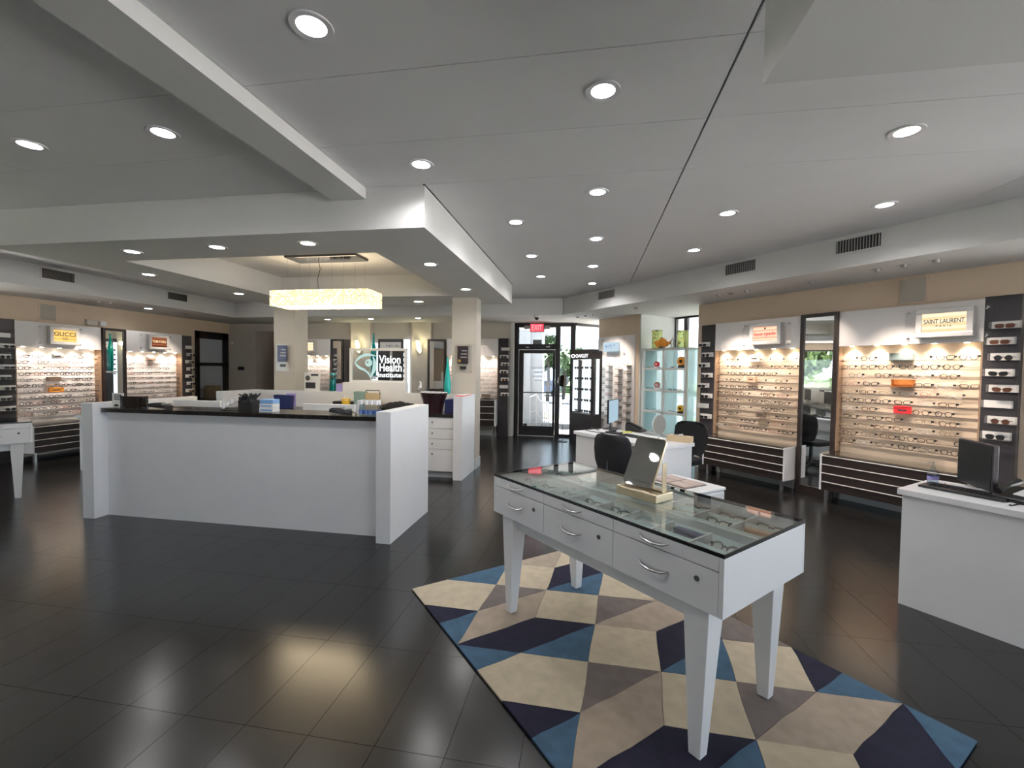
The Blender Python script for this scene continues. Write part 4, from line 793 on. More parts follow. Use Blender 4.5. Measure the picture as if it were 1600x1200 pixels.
t = thing('tower_figurine', 'tiny dark tower figurine beside the bird', 'figurine', (-2.50, 6.70, ZP)); MB().cyl((0, 0, 0.02), (0, 0, 0.12), 0.022, 0.003, 4).build('spire', 'black', t); B(-0.03, 0.03, -0.03, 0.03, 0, 0.02).build('base', 'black', t)
t = thing('pine_cone', 'dark pine cone beside the turquoise vase', 'pine cone', (-2.28, 6.70, ZP)); 
for k in range(5): MB().lathe([(0.035-0.005*abs(k-1.5), 0.016*k), (0.02, 0.016*k+0.018)], 9).build('scale_ring', 'bark', t)
t = thing('red_folder', 'red folder lying on the end panel by the right column', 'folder', (-1.80, 6.36, ZP)); B(-0.06, 0.06, -0.25, 0.2, 0, 0.012).build('cover', 'red', t); B(-0.055, 0.055, -0.23, 0.19, 0.012, 0.018).build('sheets', 'paper', t)
ZK = 0.93
def crate(name, lab, x, y, z, w, d, h, m, cat='box', m2=None):
    t = thing(name, lab, cat, (x, y, z)); B(-w/2, w/2, -d/2, d/2, 0, h*0.86).build('body', m, t, bevel=0.004); B(-w/2-.004, w/2+.004, -d/2-.004, d/2+.004, h*0.86, h).build('lid', m2 or m, t, bevel=0.003); return t
t = thing('navy_bag', 'navy blue gift bag on the back counter', 'bag', (-4.72, 6.30, ZK), 0.15); MB().xz([(-0.11, 0), (0.12, 0), (0.13, 0.20), (-0.14, 0.21)], -0.06, 0.06).build('body', 'navybag', t, bevel=0.006); B(0.0, 0.15, 0.065, 0.07, 0.02, 0.23).build('tissue_sheet', 'lilac', t)
t = thing('yellow_tub', 'yellow plastic tub on the back counter', 'tub', (-3.72, 6.40, ZK)); MB().lathe([(0.06, 0), (0.066, 0.13), (0.06, 0.135)], 16).build('tub', 'yellow', t, True); MB().lathe([(0.07, 0.13), (0.07, 0.165), (0.06, 0.17)], 16).build('lid', mat('yellowlid', (0.8, 0.55, 0.12), 0.4), t, True)
for a in (-0.02, 0.025): MB().cyl((a, 0, 0.17), (a*1.3, 0, 0.22), 0.006).build('pen', 'paper', t)
crate('sage_box', 'sage green storage box standing on the back counter', -3.50, 6.45, ZK, 0.17, 0.12, 0.28, 'greenbox'); crate('dark_printer', 'black office printer on the back counter', -3.78, 6.50, ZK, 0.36, 0.16, 0.12, 'plastic', 'printer')
t = thing('tan_tote', 'tan framed tote with dark handle on the back counter', 'tote', (-3.30, 6.45, ZK)); B(-0.12, 0.12, -0.03, 0.03, 0, 0.26).build('body', 'tan', t, bevel=0.004); MB().tube([(-0.12, 0, 0.24), (-0.11, 0, 0.30), (0.11, 0, 0.30), (0.12, 0, 0.24)], 0.008, 6).build('handle', 'espresso', t)
t = thing('dark_bin', 'dark fluted flared bin on the back counter', 'bin', (-2.25, 6.30, ZK)); mb = MB(); n_ = 24; vs_ = []
for (r, z) in ((0.12, 0), (0.155, 0.16), (0.20, 0.30), (0.19, 0.30), (0.11, 0.02)):
    for k in range(n_): q_ = r*(1+0.05*(k % 2)); vs_.append((q_*math.cos(2*PI*k/n_), q_*math.sin(2*PI*k/n_)*0.7, z))
mb._add(vs_, [(j*n_+k, j*n_+(k+1) % n_, (j+1)*n_+(k+1) % n_, (j+1)*n_+k) for j in range(4) for k in range(n_)]+[tuple(range(4*n_, 5*n_))]); mb.build('body', mat('plum', (0.028, 0.010, 0.014), 0.3), t); MB().tube([(0.2*math.cos(2*PI*k/24), 0.14*math.sin(2*PI*k/24), 0.30) for k in range(24)], 0.008, 5, closed=True).build('rim', 'white', t)
crate('blue_box', 'navy blue storage box by the right column', -1.98, 6.38, ZK, 0.16, 0.3, 0.20, 'navybag')
t = thing('black_jacket', 'black jacket heaped on the back counter', 'jacket', (-2.80, 6.35, ZK)); r_ = random.Random(9); mb = MB()
for k in range(9): mb.ball((-0.25+0.06*k+r_.uniform(-.02, .02), r_.uniform(-.05, .05), 0.05), 0.07+0.03*math.sin(k*0.4), 6, sz=0.7+0.35*math.sin(PI*k/8))
mb.build('fabric', 'fabric', t, True); MB().tube([(0.2, -0.05, 0.10), (0.28, -0.08, 0.05), (0.32, -0.1, 0.02)], [0.04, 0.035, 0.03], 8).build('sleeve', 'fabric', t, True)
# white pedestal cabinet left of the reception
t = thing('white_pedestal', 'white cabinet just left of the reception desk', 'cabinet', (-7.15, 5.7, 0)); B(-0.30, 0.30, -0.28, 0.28, 0, 0.785).build('body', 'white', t); B(-0.34, 0.34, -0.31, 0.31, 0.785, 0.815).build('top', 'white', t, bevel=0.003); B(-0.28, 0.28, -0.295, -0.28, 0.05, 0.76).build('door', 'white', t)

# ================================================================== RUG
rug_p = [('cream',[(0,0),(0,1),(1,2),(2,1),(1,0)]),('rugblue',[(0,1),(0,3),(1,2)]),('cream',[(0,3),(1,4),(2,3),(1,2)]),('rugbeige',[(0,3),(0,5),(1,4)]),('cream',[(0,5),(0,6),(1,6),(1,4)]),('rugnavy',[(1,4),(1,6),(2,5),(2,3)]),('rugblue',[(2,3),(2,5),(3,4)]),('rugblue',[(1,6),(3,6),(2,5)]),('cream',[(2,5),(3,6),(4,5),(3,4)]),
 ('taupe',[(3,4),(4,5),(4,3)]),('taupe',[(1,2),(2,3),(2,1)]),('rugbeige',[(2,1),(2,3),(3,2),(3,0)]),('cream',[(2,3),(3,4),(4,3),(3,2)]),('rugnavy',[(1,0),(2,1),(2,0)]),('rugblue',[(2,0),(2,1),(3,0)]),('rugnavy',[(3,0),(3,2),(4,3),(4,1)]),('rugblue',[(4,1),(4,3),(5,2)]),('rugblue',[(3,0),(4,1),(4,0)]),('cream',[(4,0),(4,1),(5,2),(6,1),(5,0)]),
 ('rugbeige',[(4,3),(4,5),(5,6),(5,4)]),('rugbeige',[(3,6),(5,6),(4,5)]),('cream',[(4,3),(5,4),(6,3),(5,2)]),('rugnavy',[(5,4),(5,6),(6,5),(6,3)]),('rugblue',[(6,3),(6,5),(7,4)]),('taupe',[(5,6),(7,6),(6,5)]),('cream',[(6,5),(7,6),(8,5),(7,4)]),('rugnavy',[(7,6),(8,6),(8,5)]),('rugblue',[(8,5),(8,6),(9,6)]),('taupe',[(7,4),(8,5),(8,3)]),
 ('rugbeige',[(8,5),(9,6),(9,4),(8,3)]),('cream',[(6,3),(7,4),(8,3),(7,2)]),('taupe',[(5,2),(6,3),(6,1)]),('rugbeige',[(6,1),(6,3),(7,2),(7,0)]),('rugnavy',[(5,0),(6,1),(6,0)]),('rugblue',[(6,0),(6,1),(7,0)]),('rugnavy',[(7,0),(7,2),(8,3),(8,1)]),('rugblue',[(8,1),(8,3),(9,2)]),('rugblue',[(7,0),(8,1),(8,0)]),('cream',[(8,3),(9,4),(10,3),(9,2)]),
 ('rugnavy',[(9,6),(10,5),(10,3),(9,4)]),('rugblue',[(9,6),(10,6),(10,5)]),('cream',[(8,0),(8,1),(9,2),(10,1),(9,0)]),('taupe',[(9,2),(10,3),(10,1)]),('rugnavy',[(9,0),(10,1),(10,0)])]
t = thing('rug', 'geometric area rug of cream, navy, blue and taupe facets under the display table', 'rug', (-1.2086, 2.9587, 0.0005), math.radians(-48.3))
SU, SV = 0.2505, 0.272; r_ = random.Random(4)
B(0.004, 10*SU-0.004, 0.004, 6*SV-0.004, 0, 0.008).build('backing', 'taupe', t)
for m_, poly in rug_p:
    pts = []
    for i, a in enumerate(poly):         # slightly wavy tufted seams; shared edges get the same wobble
        b = poly[(i+1) % len(poly)]
        for k in range(5):
            u = k/5; x, y = a[0]+(b[0]-a[0])*u, a[1]+(b[1]-a[1])*u
            wob = 0.0035*math.sin(9.1*x+5.3*y)*(0 if x < 1e-6 or x > 9.999 or y < 1e-6 or y > 5.999 else 1); pts.append((x*SU+wob, y*SV+wob*0.7))
    cx = sum(p_[0] for p_ in pts)/len(pts); cy = sum(p_[1] for p_ in pts)/len(pts)
    pts = [(x+(cx-x)*0.006, y+(cy-y)*0.006) for x, y in pts]
    MB().prism(pts, 0.004, 0.012+r_.uniform(0, 0.002)).build('pile_facet', m_, t)

# ================================================================== DISPLAY TABLES
def display_table(label, loc, rz, foot=0.0):
    # local x = across (front at -x), y = along; centre of the table at the origin
    t = thing('display_table', label, 'table', loc, rz, 'white glass-topped display tables'); hx, hy = 0.355, 0.78
    z0, z1 = 0.65, 0.882
    B(hx-0.02, hx, -hy, hy, z0, z1).build('back_board', 'white', t, bevel=0.002)
    for y in (-hy, hy-0.02): B(-hx, hx-0.02, y, y+0.02, z0, z1).build('end_board', 'white', t, bevel=0.002)
    B(-hx+0.02, hx-0.02, -hy+0.02, hy-0.02, z0, z0+0.015).build('bottom_board', 'white', t); B(-hx+0.022, -hx+0.034, -hy+0.02, hy-0.02, z0+.015, z1).build('inner_front', 'white', t)
    ys_ = [-hy+0.02, -0.24, 0.27, hy-0.02]
    for a, b in zip(ys_, ys_[1:]):
        for (c, d, lk) in ((z0, 0.822, True), (0.826, z1, False)):
            dr = B(-hx, -hx+0.02, a+0.0015, b-0.0015, c, d).build('drawer', 'white', t, bevel=0.0015); ym = a+(b-a)*0.56; zm = (c+d)/2+0.002
            MB().tube([(-hx-0.002, ym+0.075, zm+0.006), (-hx-0.016, ym+0.05, zm-0.004), (-hx-0.022, ym, zm-0.008), (-hx-0.016, ym-0.05, zm-0.004), (-hx-0.002, ym-0.075, zm+0.006)], [0.003, 0.005, 0.006, 0.005, 0.003], 8).build('handle', 'steel', dr, True)
            if lk: MB().cyl((-hx-0.003, a+0.09, zm+0.03), (-hx+0.004, a+0.09, zm+0.03), 0.011, n=16).build('lock', 'ventdark', dr)
    B(-hx+0.06, hx-0.06, -hy+0.08, hy-0.08, 0.565, z0).build('apron', 'white', t)
    for sx in (-1, 1):
        for sy in (-1, 1):
            mb = MB(); cx, cy, tx, ty = sx*0.275, sy*0.655, sx*0.290, sy*0.655; a, b = 0.055, 0.026
            mb._add([(tx-b, ty-b, foot), (tx+b, ty-b, foot), (tx+b, ty+b, foot), (tx-b, ty+b, foot), (cx-a, cy-a, 0.6), (cx+a, cy-a, 0.6), (cx+a, cy+a, 0.6), (cx-a, cy+a, 0.6), (cx-a, cy-a, z0), (cx+a, cy-a, z0), (cx+a, cy+a, z0), (cx-a, cy+a, z0)],
                    [(3, 2, 1, 0), (0, 1, 5, 4), (1, 2, 6, 5), (2, 3, 7, 6), (3, 0, 4, 7), (4, 5, 9, 8), (5, 6, 10, 9), (6, 7, 11, 10), (7, 4, 8, 11), (8, 9, 10, 11)]); mb.build('leg', 'white', t, bevel=0.003)
    MB().box(-hx, hx, -hy, -hy+0.005, 0.8825, 0.898).box(-hx, hx, hy-0.005, hy, 0.8825, 0.898).box(-hx, -hx+0.005, -hy+.005, hy-.005, 0.8825, 0.898).box(hx-0.005, hx, -hy+.005, hy-.005, 0.8825, 0.898).build('gasket', 'black', t)
    B(-hx+0.005, hx-0.005, -hy+0.005, hy-0.005, 0.887, 0.8975).build('glass_top', 'tabletop', t)
    B(-hx+0.034, hx-0.02, -hy+0.02, hy-0.02, 0.815, 0.822).build('tray_floor', mat('trayfelt', (0.70, 0.72, 0.71), 0.7), t)
    for x in (-0.21, -0.075, 0.0, 0.075, 0.21):
        B(x-0.004, x+0.004, -hy+0.02, hy-0.02, 0.822, 0.855 if x else 0.868).build('divider', 'frost' if x else 'white', t)
    for k in range(1, 8):
        y = -hy+0.02+k*(2*hy-0.04)/8
        for a, b in ((-0.318, -0.079), (0.079, 0.33)): B(a, b, y-0.004, y+0.004, 0.822, 0.862).build('divider', 'white', t)
    return t
TC = Bq(1.965, 1.64)
display_table('white display table with six drawers and glass top on the geometric rug', TC+(0.0,), AB, 0.0142)
display_table('white display table cut off at the left edge', (-7.17, 3.73, 0.0), math.radians(148))
r_ = random.Random(21); k = 0
for j in range(8):
    for i, x in enumerate((-0.265, -0.14, 0.14, 0.27)):
        if r_.random() < 0.25: continue
        y = -0.76+(j+0.5)*0.19; co = r_.choice(['f_black', 'f_brown', 'f_grey', 'f_gold', 'f_black', 'f_brown']); sh = r_.choice(SH); w = rot(x, y, AB)
        eyeglasses((TC[0]+w[0], TC[1]+w[1], 0.836), 0, sh, co, '%s eyeglasses, %s slot from near end, %s row, inside the table' % (CNAME[co], ORD[j], ['front', 'second', 'third', 'rear'][i]), 'eyeglasses inside the display table', True, False, 1.0, tilt=(math.radians(-52), 0, RZ+r_.uniform(-.15, .15)+(AB-AD)))
for j, i, m_, n_ in ((0, 2, 'peach', 'orange'), (1, 1, 'navybag', 'blue'), (6, 0, 'teal', 'teal')):
    w = rot((-0.265, -0.14, 0.14, 0.27)[i]+0.035, -0.76+(j+0.5)*0.19, AB); t = thing('glasses_case', '%s eyeglass case inside the glass-topped table' % n_, 'case', (TC[0]+w[0], TC[1]+w[1], 0.822), AB); B(-0.02, 0.02, -0.07, 0.07, 0, 0.014).build('base', m_, t, bevel=0.004); B(-0.02, 0.02, -0.07, 0.07, 0.0145, 0.026).build('lid', m_, t, bevel=0.004)
# tilting mirror on gold stand
p = Bq(2.0, 1.535); t = thing('tilting_mirror', 'tilted mirror on a gold stand on the glass-topped table', 'mirror', p+(0.899,), AB)
B(-0.075, 0.075, -0.14, 0.125, 0, 0.046).build('base', 'gold', t, bevel=0.006)
MB().box(0.0, 0.035, -0.125, -0.118, 0.03, 0.20).box(0.0, 0.035, -0.125, 0.06, 0.048, 0.056).build('bracket', 'gold', t, bevel=0.003)
mb = MB(); T_ = Matrix.Translation((-0.02, 0.03, 0.055)) @ Matrix.Rotation(math.radians(27), 4, 'Y')
def rr(w, h, r): return [(cx+r*math.cos(a), cy+r*math.sin(a)) for cx, cy, a0 in ((w-r, h-r, 0), (-w+r, h-r, PI/2), (-w+r, r, PI), (w-r, r, 1.5*PI)) for a in [a0+PI/2*k/5 for k in range(6)]]
M1 = T_ @ Matrix(((0, 0, 1, 0), (1, 0, 0, 0), (0, 1, 0, 0), (0, 0, 0, 1)))
mb = MB(); mb.T = M1; mb.prism(rr(0.098, 0.285, 0.02), 0.001, 0.014); mb.build('back_plate', 'gold', t)
mb = MB(); mb.T = M1; mb.prism(rr(0.095, 0.282, 0.02), -0.002, 0.001); mb.build('mirror_glass', 'mirrordim', t)
mb = MB(); mb.T = M1
for k in range(9): mb.box(0.02-0.012*k, 0.027-0.012*k, 0.022, 0.03, -0.0032, -0.002)
mb.build('etched_mark', 'ventdark', t)

# ================================================================== DESKS AND CHAIRS
def dthing(name, label, cat, ac, al, z=0.0, group=None, extra=0.0): return thing(name, label, cat, D(ac, al)+(z,), AD+extra, group)
def office_desk(label, ac0, ac1, al0, al1, z=0.80, mod=True):
    t = dthing('office_desk', label, 'desk', (ac0+ac1)/2, (al0+al1)/2, 0, 'white office desks'); w, l = (ac1-ac0)/2, (al1-al0)/2
    B(-w, w, -l, l, z-0.04, z).build('top', 'white', t, bevel=0.003)
    for y in (-l+0.02, l-0.045): B(-w+0.03, w-0.02, y, y+0.025, 0, z-0.04).build('end_panel', 'white', t)
    return t, w, l
t, w, l = office_desk('white office desk at the right edge with a dark monitor', 3.83, 4.42, -0.75, 1.28)
B(-w+0.03, -w+0.055, -l+0.045, l-0.045, 0, 0.76).build('front_panel', 'white', t)
t, w, l = office_desk('white office desk in the middle beside the entrance', 3.60, 4.22, 3.2, 4.56)
B(-w+0.03, -w+0.05, 0.16, l-0.045, 0.02, 0.76).build('front_panel', 'white', t); B(-w+0.03, -w+0.05, -l+0.045, -0.35, 0.02, 0.76).build('front_panel', 'white', t); B(-w+0.06, w-0.05, -0.3, 0.12, 0.60, 0.755).build('pencil_drawer', 'white', t); B(0.1, 0.12, -l+0.045, l-0.045, 0.1, 0.76).build('modesty_panel', 'white', t)
def office_chair(label, ac, al, face):
    # local +x is forward (toward the desk)
    t = dthing('office_chair', label, 'chair', ac, al, 0, 'black office chairs', face)
    mb = MB(); n = 9; vs_ = []; fs_ = []
    prof = [(0.50, 0.155), (0.55, 0.19), (0.64, 0.225), (0.76, 0.235), (0.86, 0.225), (0.91, 0.19), (0.93, 0.13)]
    for off in (0.0, 0.055):
        for z, hw in prof:
            for k in range(n): u = -1+2*k/(n-1); vs_.append((-0.26-0.05*(z-0.5)-off*(1-0.5*abs(u)**4)+0.05*u*u, hw*u, z))
    m_ = len(prof)*n
    for j in range(len(prof)-1):
        for k in range(n-1): a = j*n+k; fs_.append((a, a+1, a+n+1, a+n)); fs_.append((m_+a, m_+a+n, m_+a+n+1, m_+a+1))
    for k in range(n-1): fs_.append((k, m_+k, m_+k+1, k+1)); a = (len(prof)-1)*n+k; fs_.append((a, a+1, m_+a+1, m_+a))
    for j in range(len(prof)-1): a = j*n; fs_.append((a, a+n, m_+a+n, m_+a)); a = j*n+n-1; fs_.append((a, m_+a, m_+a+n, a+n))
    mb._add(vs_, fs_); o = mb.build('backrest', 'fabric', t, True)
    MB().prism([(x*0.225+0.0, y*0.235) for x, y in [(math.copysign(abs(math.cos(a))**0.5, math.cos(a)), math.copysign(abs(math.sin(a))**0.5, math.sin(a))) for a in [2*PI*k/24 for k in range(24)]]], 0.42, 0.49).build('seat', 'fabric', t, bevel=0.015)
    MB().tube([(-0.30, 0, 0.66), (-0.31, 0, 0.50), (-0.24, 0, 0.41), (-0.05, 0, 0.405)], [0.03, 0.03, 0.025, 0.025], 8, flat=0.5).build('back_bar', 'plastic', t); MB().cyl((0, 0, 0.10), (0, 0, 0.42), 0.028).build('gas_lift', 'plastic', t)
    for k in range(5):
        a = 2*PI*k/5+0.3; e = (0.27*math.cos(a), 0.27*math.sin(a)); lg_ = MB().tube([(0, 0, 0.11), (e[0], e[1], 0.075)], [0.03, 0.018], 8).build('leg', 'plastic', t); MB().cyl((e[0]-0.015*math.sin(a), e[1]+0.015*math.cos(a), 0.028), (e[0]+0.015*math.sin(a), e[1]-0.015*math.cos(a), 0.028), 0.028, n=12).build('caster', 'black', lg_)
office_chair('black office chair pulled up to the near side of the middle desk', 3.45, 3.46, 0.15); office_chair('black office chair behind the middle desk', 4.72, 3.80, PI+0.1)
# middle desk items
ZD = 0.80
def dpos(x, y): return (x, y)
t = thing('desktop_monitor', 'thin desktop monitor turned sideways on the middle desk', 'monitor', (0.27, 5.93, ZD), math.radians(72)); B(-0.02, 0.46, -0.012, 0.012, 0.09, 0.40).build('casing', 'plastic', t, bevel=0.004); B(-0.012, 0.452, -0.0145, -0.012, 0.10, 0.39).build('screen', 'screenblue', t); B(0.18, 0.26, 0.012, 0.03, 0.01, 0.2).build('neck', 'plastic', t); B(0.10, 0.34, -0.09, 0.10, 0, 0.012).build('foot', 'plastic', t, bevel=0.003)
t = thing('desk_phone', 'black desk phone behind the keyboard on the middle desk', 'phone', (0.63, 5.98, ZD), math.radians(-30)); MB().xz([(-0.11, 0), (0.11, 0), (0.11, 0.02), (-0.11, 0.09)], -0.09, 0.09).build('body', 'plastic', t, bevel=0.004); MB().tube([(-0.10, -0.07, 0.10), (-0.06, -0.07, 0.115), (0.04, -0.07, 0.075), (0.10, -0.07, 0.05)], [0.022, 0.017, 0.017, 0.022], 8).build('handset', 'black', t, True); mb = MB(); mb.T = Matrix.Rotation(math.atan2(0.07, 0.22), 4, 'Y'); mb.box(-0.09, -0.01, 0.0, 0.07, 0.062, 0.066); mb.build('display', 'silverframe', t)
t = thing('keyboard', 'black keyboard along the front of the middle desk', 'keyboard', (0.585, 5.42, ZD), math.radians(-48)); B(-0.22, 0.22, -0.07, 0.07, 0, 0.012).build('tray', 'plastic', t, bevel=0.003)
km = B(-0.0085, 0.0085, -0.0085, 0.0085, 0.012, 0.017).mesh('key', 'blackmatte')
for i in range(18):
    for j in range(5): obj('key', km, t, loc=(-0.195+0.023*i, -0.046+0.023*j, 0))
t = thing('black_device', 'black scanner at the monitor foot on the middle desk', 'scanner', (0.33, 5.66, ZD), math.radians(-40)); B(-0.10, 0.10, -0.05, 0.05, 0, 0.025).build('base', 'plastic', t, bevel=0.006); MB().ball((-0.02, 0, 0.03), 0.05, 7, sz=0.5).build('dome', 'black', t, True)
t = thing('yellow_notes', 'yellow sticky notes under the desk phone', 'notes', (0.50, 5.82, ZD), 0.3); B(-0.06, 0.06, -0.04, 0.04, 0, 0.012).build('pad', mat('noteyellow', (0.7, 0.68, 0.15), 0.7), t); B(-0.05, 0.05, -0.002, 0.002, 0.012, 0.0125).build('printed_line', 'ink', t)
tag(MB().tube([(0.16, 5.92, 0.806), (0.05, 5.95, 0.83), (-0.03, 5.90, 0.808), (0.02, 5.80, 0.806), (0.12, 5.70, 0.806), (0.22, 5.68, 0.806)], 0.005, 6).build('power_cable', 'black', smooth=True), 'black cable curling over the left end of the middle desk', 'cable')
t = thing('tissue_box', 'tan tissue box at the right end of the middle desk', 'tissue box', (1.03, 5.23, ZD), math.radians(-35)); B(-0.13, 0.13, -0.06, 0.06, 0, 0.065).build('carton', 'tissue', t, bevel=0.002); B(-0.07, 0.07, -0.02, 0.02, 0.065, 0.067).build('slot', 'mocha', t); MB().xz([(-0.03, 0.066), (0.04, 0.066), (0.03, 0.09), (-0.01, 0.08)], -0.004, 0.004).build('tissue_sheet', 'paper', t)
t = thing('round_mirror', 'round table mirror on a slim stem at the corner of the middle desk', 'mirror', (0.79, 5.15, ZD), math.radians(12)); MB().lathe([(0.07, 0), (0.072, 0.006), (0.012, 0.014)], 20).build('base', 'steel', t, True); MB().cyl((0, 0, 0.01), (0, 0, 0.09), 0.007).build('stem', 'steel', t)
mb = MB(); mb.T = Matrix.Translation((0, 0, 0.19)) @ Matrix.Rotation(0.5, 4, 'Z'); mb.xz(ci(0, 0, 0.105, 28), -0.008, 0.008); mb.build('disc', mat('mirrorback', (0.20, 0.195, 0.18), 0.45), t); mb = MB(); mb.T = Matrix.Translation((0, 0, 0.19)) @ Matrix.Rotation(0.5, 4, 'Z'); mb.tube([(p_[0], 0, p_[1]) for p_ in ci(0, 0, 0.105, 28)], 0.007, 6, closed=True); mb.build('rim', 'steel', t, True)
# low white cube behind the display table
t = dthing('low_side_table', 'low white side table behind the display table', 'table', 3.58, 2.85); B(-0.24, 0.24, -0.30, 0.30, 0, 0.48).build('body', 'white', t, bevel=0.02); B(-0.245, 0.245, -0.305, 0.305, 0.48, 0.51).build('top', 'white', t, bevel=0.01)
t = dthing('tile_tray', 'tray of four pinkish tiles on the low side table', 'tray', 3.56, 2.88, 0.51); B(-0.15, 0.15, -0.21, 0.21, 0, 0.008).build('tray', 'mocha', t)
for i in (-1, 1):
    for j in (-1, 1): B(i*0.075-0.068, i*0.075+0.068, j*0.103-0.096, j*0.103+0.096, 0.008, 0.016).build('tile', 'pinktile', t)
# right desk items
t = thing('small_monitor', 'dark monitor seen from behind on the right desk', 'monitor', (2.64, 3.52, ZD), math.atan2(-0.35, -0.06)); B(-0.185, 0.185, -0.02, 0.012, 0.025, 0.33).build('casing', 'darkpanel', t, bevel=0.006); B(-0.175, 0.175, -0.023, -0.02, 0.035, 0.32).build('screen', 'black', t)
MB().box(-0.04, 0.04, 0.012, 0.03, 0.10, 0.18).tube([(-0.02, 0.03, 0.14), (-0.10, 0.10, 0.12), (-0.16, 0.12, 0.02)], 0.018, 8).build('arm', 'black', t); B(-0.24, -0.06, 0.04, 0.18, 0, 0.012).build('foot', 'black', t, bevel=0.004)
t = thing('sanitizer_bottle', 'clear pump bottle of hand sanitizer on the right desk', 'bottle', (2.45, 3.63, ZD)); MB().lathe([(0.03, 0), (0.032, 0.01), (0.032, 0.09), (0.014, 0.115)], 14).build('bottle', 'bottleglass', t, True); MB().lathe([(0.0285, 0.004), (0.0285, 0.075)], 14).build('gel', 'bottleglass', t, True); MB().lathe([(0.014, 0.115), (0.014, 0.13), (0.005, 0.132), (0.005, 0.16)], 10).tube([(0, 0, 0.155), (-0.035, 0, 0.152)], 0.006, 6).build('pump', 'bottleglass', t, True); MB().lathe([(0.0325, 0.035), (0.0325, 0.058)], 14, cap=False).build('label_band', 'lilac', t)
t = thing('keyboard_tray', 'black keyboard and pad on the right desk', 'keyboard', (2.48, 3.42, ZD), math.radians(-52)); B(-0.20, 0.22, -0.09, 0.10, 0, 0.018).build('tray', 'plastic', t, bevel=0.005)
for i in range(14):
    for j in range(4): obj('key', km, t, loc=(-0.15+0.023*i, -0.03+0.024*j, 0.006))
t = thing('desk_phone', 'black desk phone with tilted display on the right desk', 'phone', (2.68, 3.24, ZD), math.radians(20)); MB().xz([(-0.09, 0), (0.10, 0), (0.10, 0.075), (-0.09, 0.025)], -0.10, 0.10).build('body', 'plastic', t, bevel=0.004); mb = MB(); mb.T = Matrix.Translation((0, 0, 0.055)) @ Matrix.Rotation(-0.26, 4, 'Y'); mb.box(-0.05, 0.08, -0.08, 0.02, 0, 0.006); mb.build('display', 'screenwhite', t); MB().tube([(-0.08, 0.075, 0.055), (0.0, 0.075, 0.085), (0.09, 0.075, 0.105)], [0.022, 0.016, 0.022], 8).build('handset', 'black', t, True)
tag(MB().tube([(2.52, 3.62, 0.806), (2.46, 3.56, 0.815), (2.40, 3.55, 0.806), (2.35, 3.50, 0.806), (2.36, 3.43, 0.806), (2.42, 3.40, 0.806)], 0.006, 6).build('charging_cable', 'black', smooth=True), 'dark charging cable beside the sanitizer on the right desk', 'cable')
tag(MB().tube([(2.62, 3.18, 0.806), (2.52, 3.12, 0.80), (2.475, 3.10, 0.77), (2.47, 3.14, 0.75), (2.49, 3.17, 0.76), (2.53, 3.13, 0.806)], 0.005, 6).build('hanging_cable', 'black', smooth=True), 'thin black cable looping over the right desk edge', 'cable')

# ================================================================== ENTRANCE SIDE: tower, pier board, cubby unit
t = dthing('eyewear_tower', 'dark eyewear tower with lit case and white logo by the entrance', 'display', 6.10, 7.51); hw = 0.36
B(0.0, 0.28, -hw, hw, 0, 0.66).build('base', 'darkpanel', t, bevel=0.004); B(-0.02, 0.28, -hw, hw, 1.83, 2.0).build('header', 'darkbronze', t, bevel=0.004); B(0.02, 0.25, -hw+0.08, hw-0.12, 2.0, 2.035).build('cap', 'darkbronze', t)
for y in (-hw, hw-0.025): B(0, 0.05, y, y+0.025, 0.66, 1.83).build('post', 'darkbronze', t); B(0.23, 0.28, y, y+0.025, 0.66, 1.83).build('post', 'darkbronze', t)
B(0.25, 0.27, -hw+.025, hw-.025, 0.66, 1.83).build('back_light', 'casewhite', t); B(0.004, 0.010, -hw+.025, hw-.025, 0.66, 1.83).build('front_pane', 'pane', t)
B(0.05, 0.27, hw-.022, hw-.004, 0.66, 1.83).build('side_panel', 'darkpanel', t); B(0.05, 0.24, -hw+.008, -hw+.014, 0.66, 1.83).build('side_pane', 'pane', t); B(0.05, 0.25, hw-.03, hw-.024, 0.68, 1.82).build('side_light', 'casewhite', t)
for y in (-0.19, 0.28): B(0.18, 0.23, y-0.035, y+0.035, 0.66, 1.83).build('dark_upright', 'darkpanel', t)
for k in range(1, 5): B(0.03, 0.24, -hw+.03, hw-.03, 0.66+0.234*k-0.004, 0.66+0.234*k).build('shelf', 'acrylic', t)
text('lettering', 'OAKLEY', 0.42, 0.075, (-0.022, -0.05, 1.90), 'letterwhite', t, 0.001, PI/2, -PI/2, bold=0.02); mb = MB(); mb.T = Matrix.Translation((-0.022, 0.245, 1.90)) @ Matrix.Rotation(-PI/2, 4, 'Z'); mb.tube([(0.06*math.cos(2*PI*k/24), 0, 0.03*math.sin(2*PI*k/24)) for k in range(24)], 0.012, 5, closed=True); mb.build('logo_ring', 'letterwhite', t)
r_ = random.Random(31)
for k in range(5):
    for j in range(4):
        p = D(6.10+0.10, 7.51+0.27-0.17*j); eyeglasses((p[0], p[1], 0.66+0.234*k+0.05), RZ+r_.uniform(-.2, .2), 'wide', r_.choice(['f_black', 'f_grey', 'f_black', 'f_brown']), 'dark sport sunglasses, %s from left, %s shelf of the dark tower' % (ORD[j], ['bottom', 'second', 'middle', 'fourth', 'top'][k]), 'sunglasses in the dark tower', False, True, 1.05)
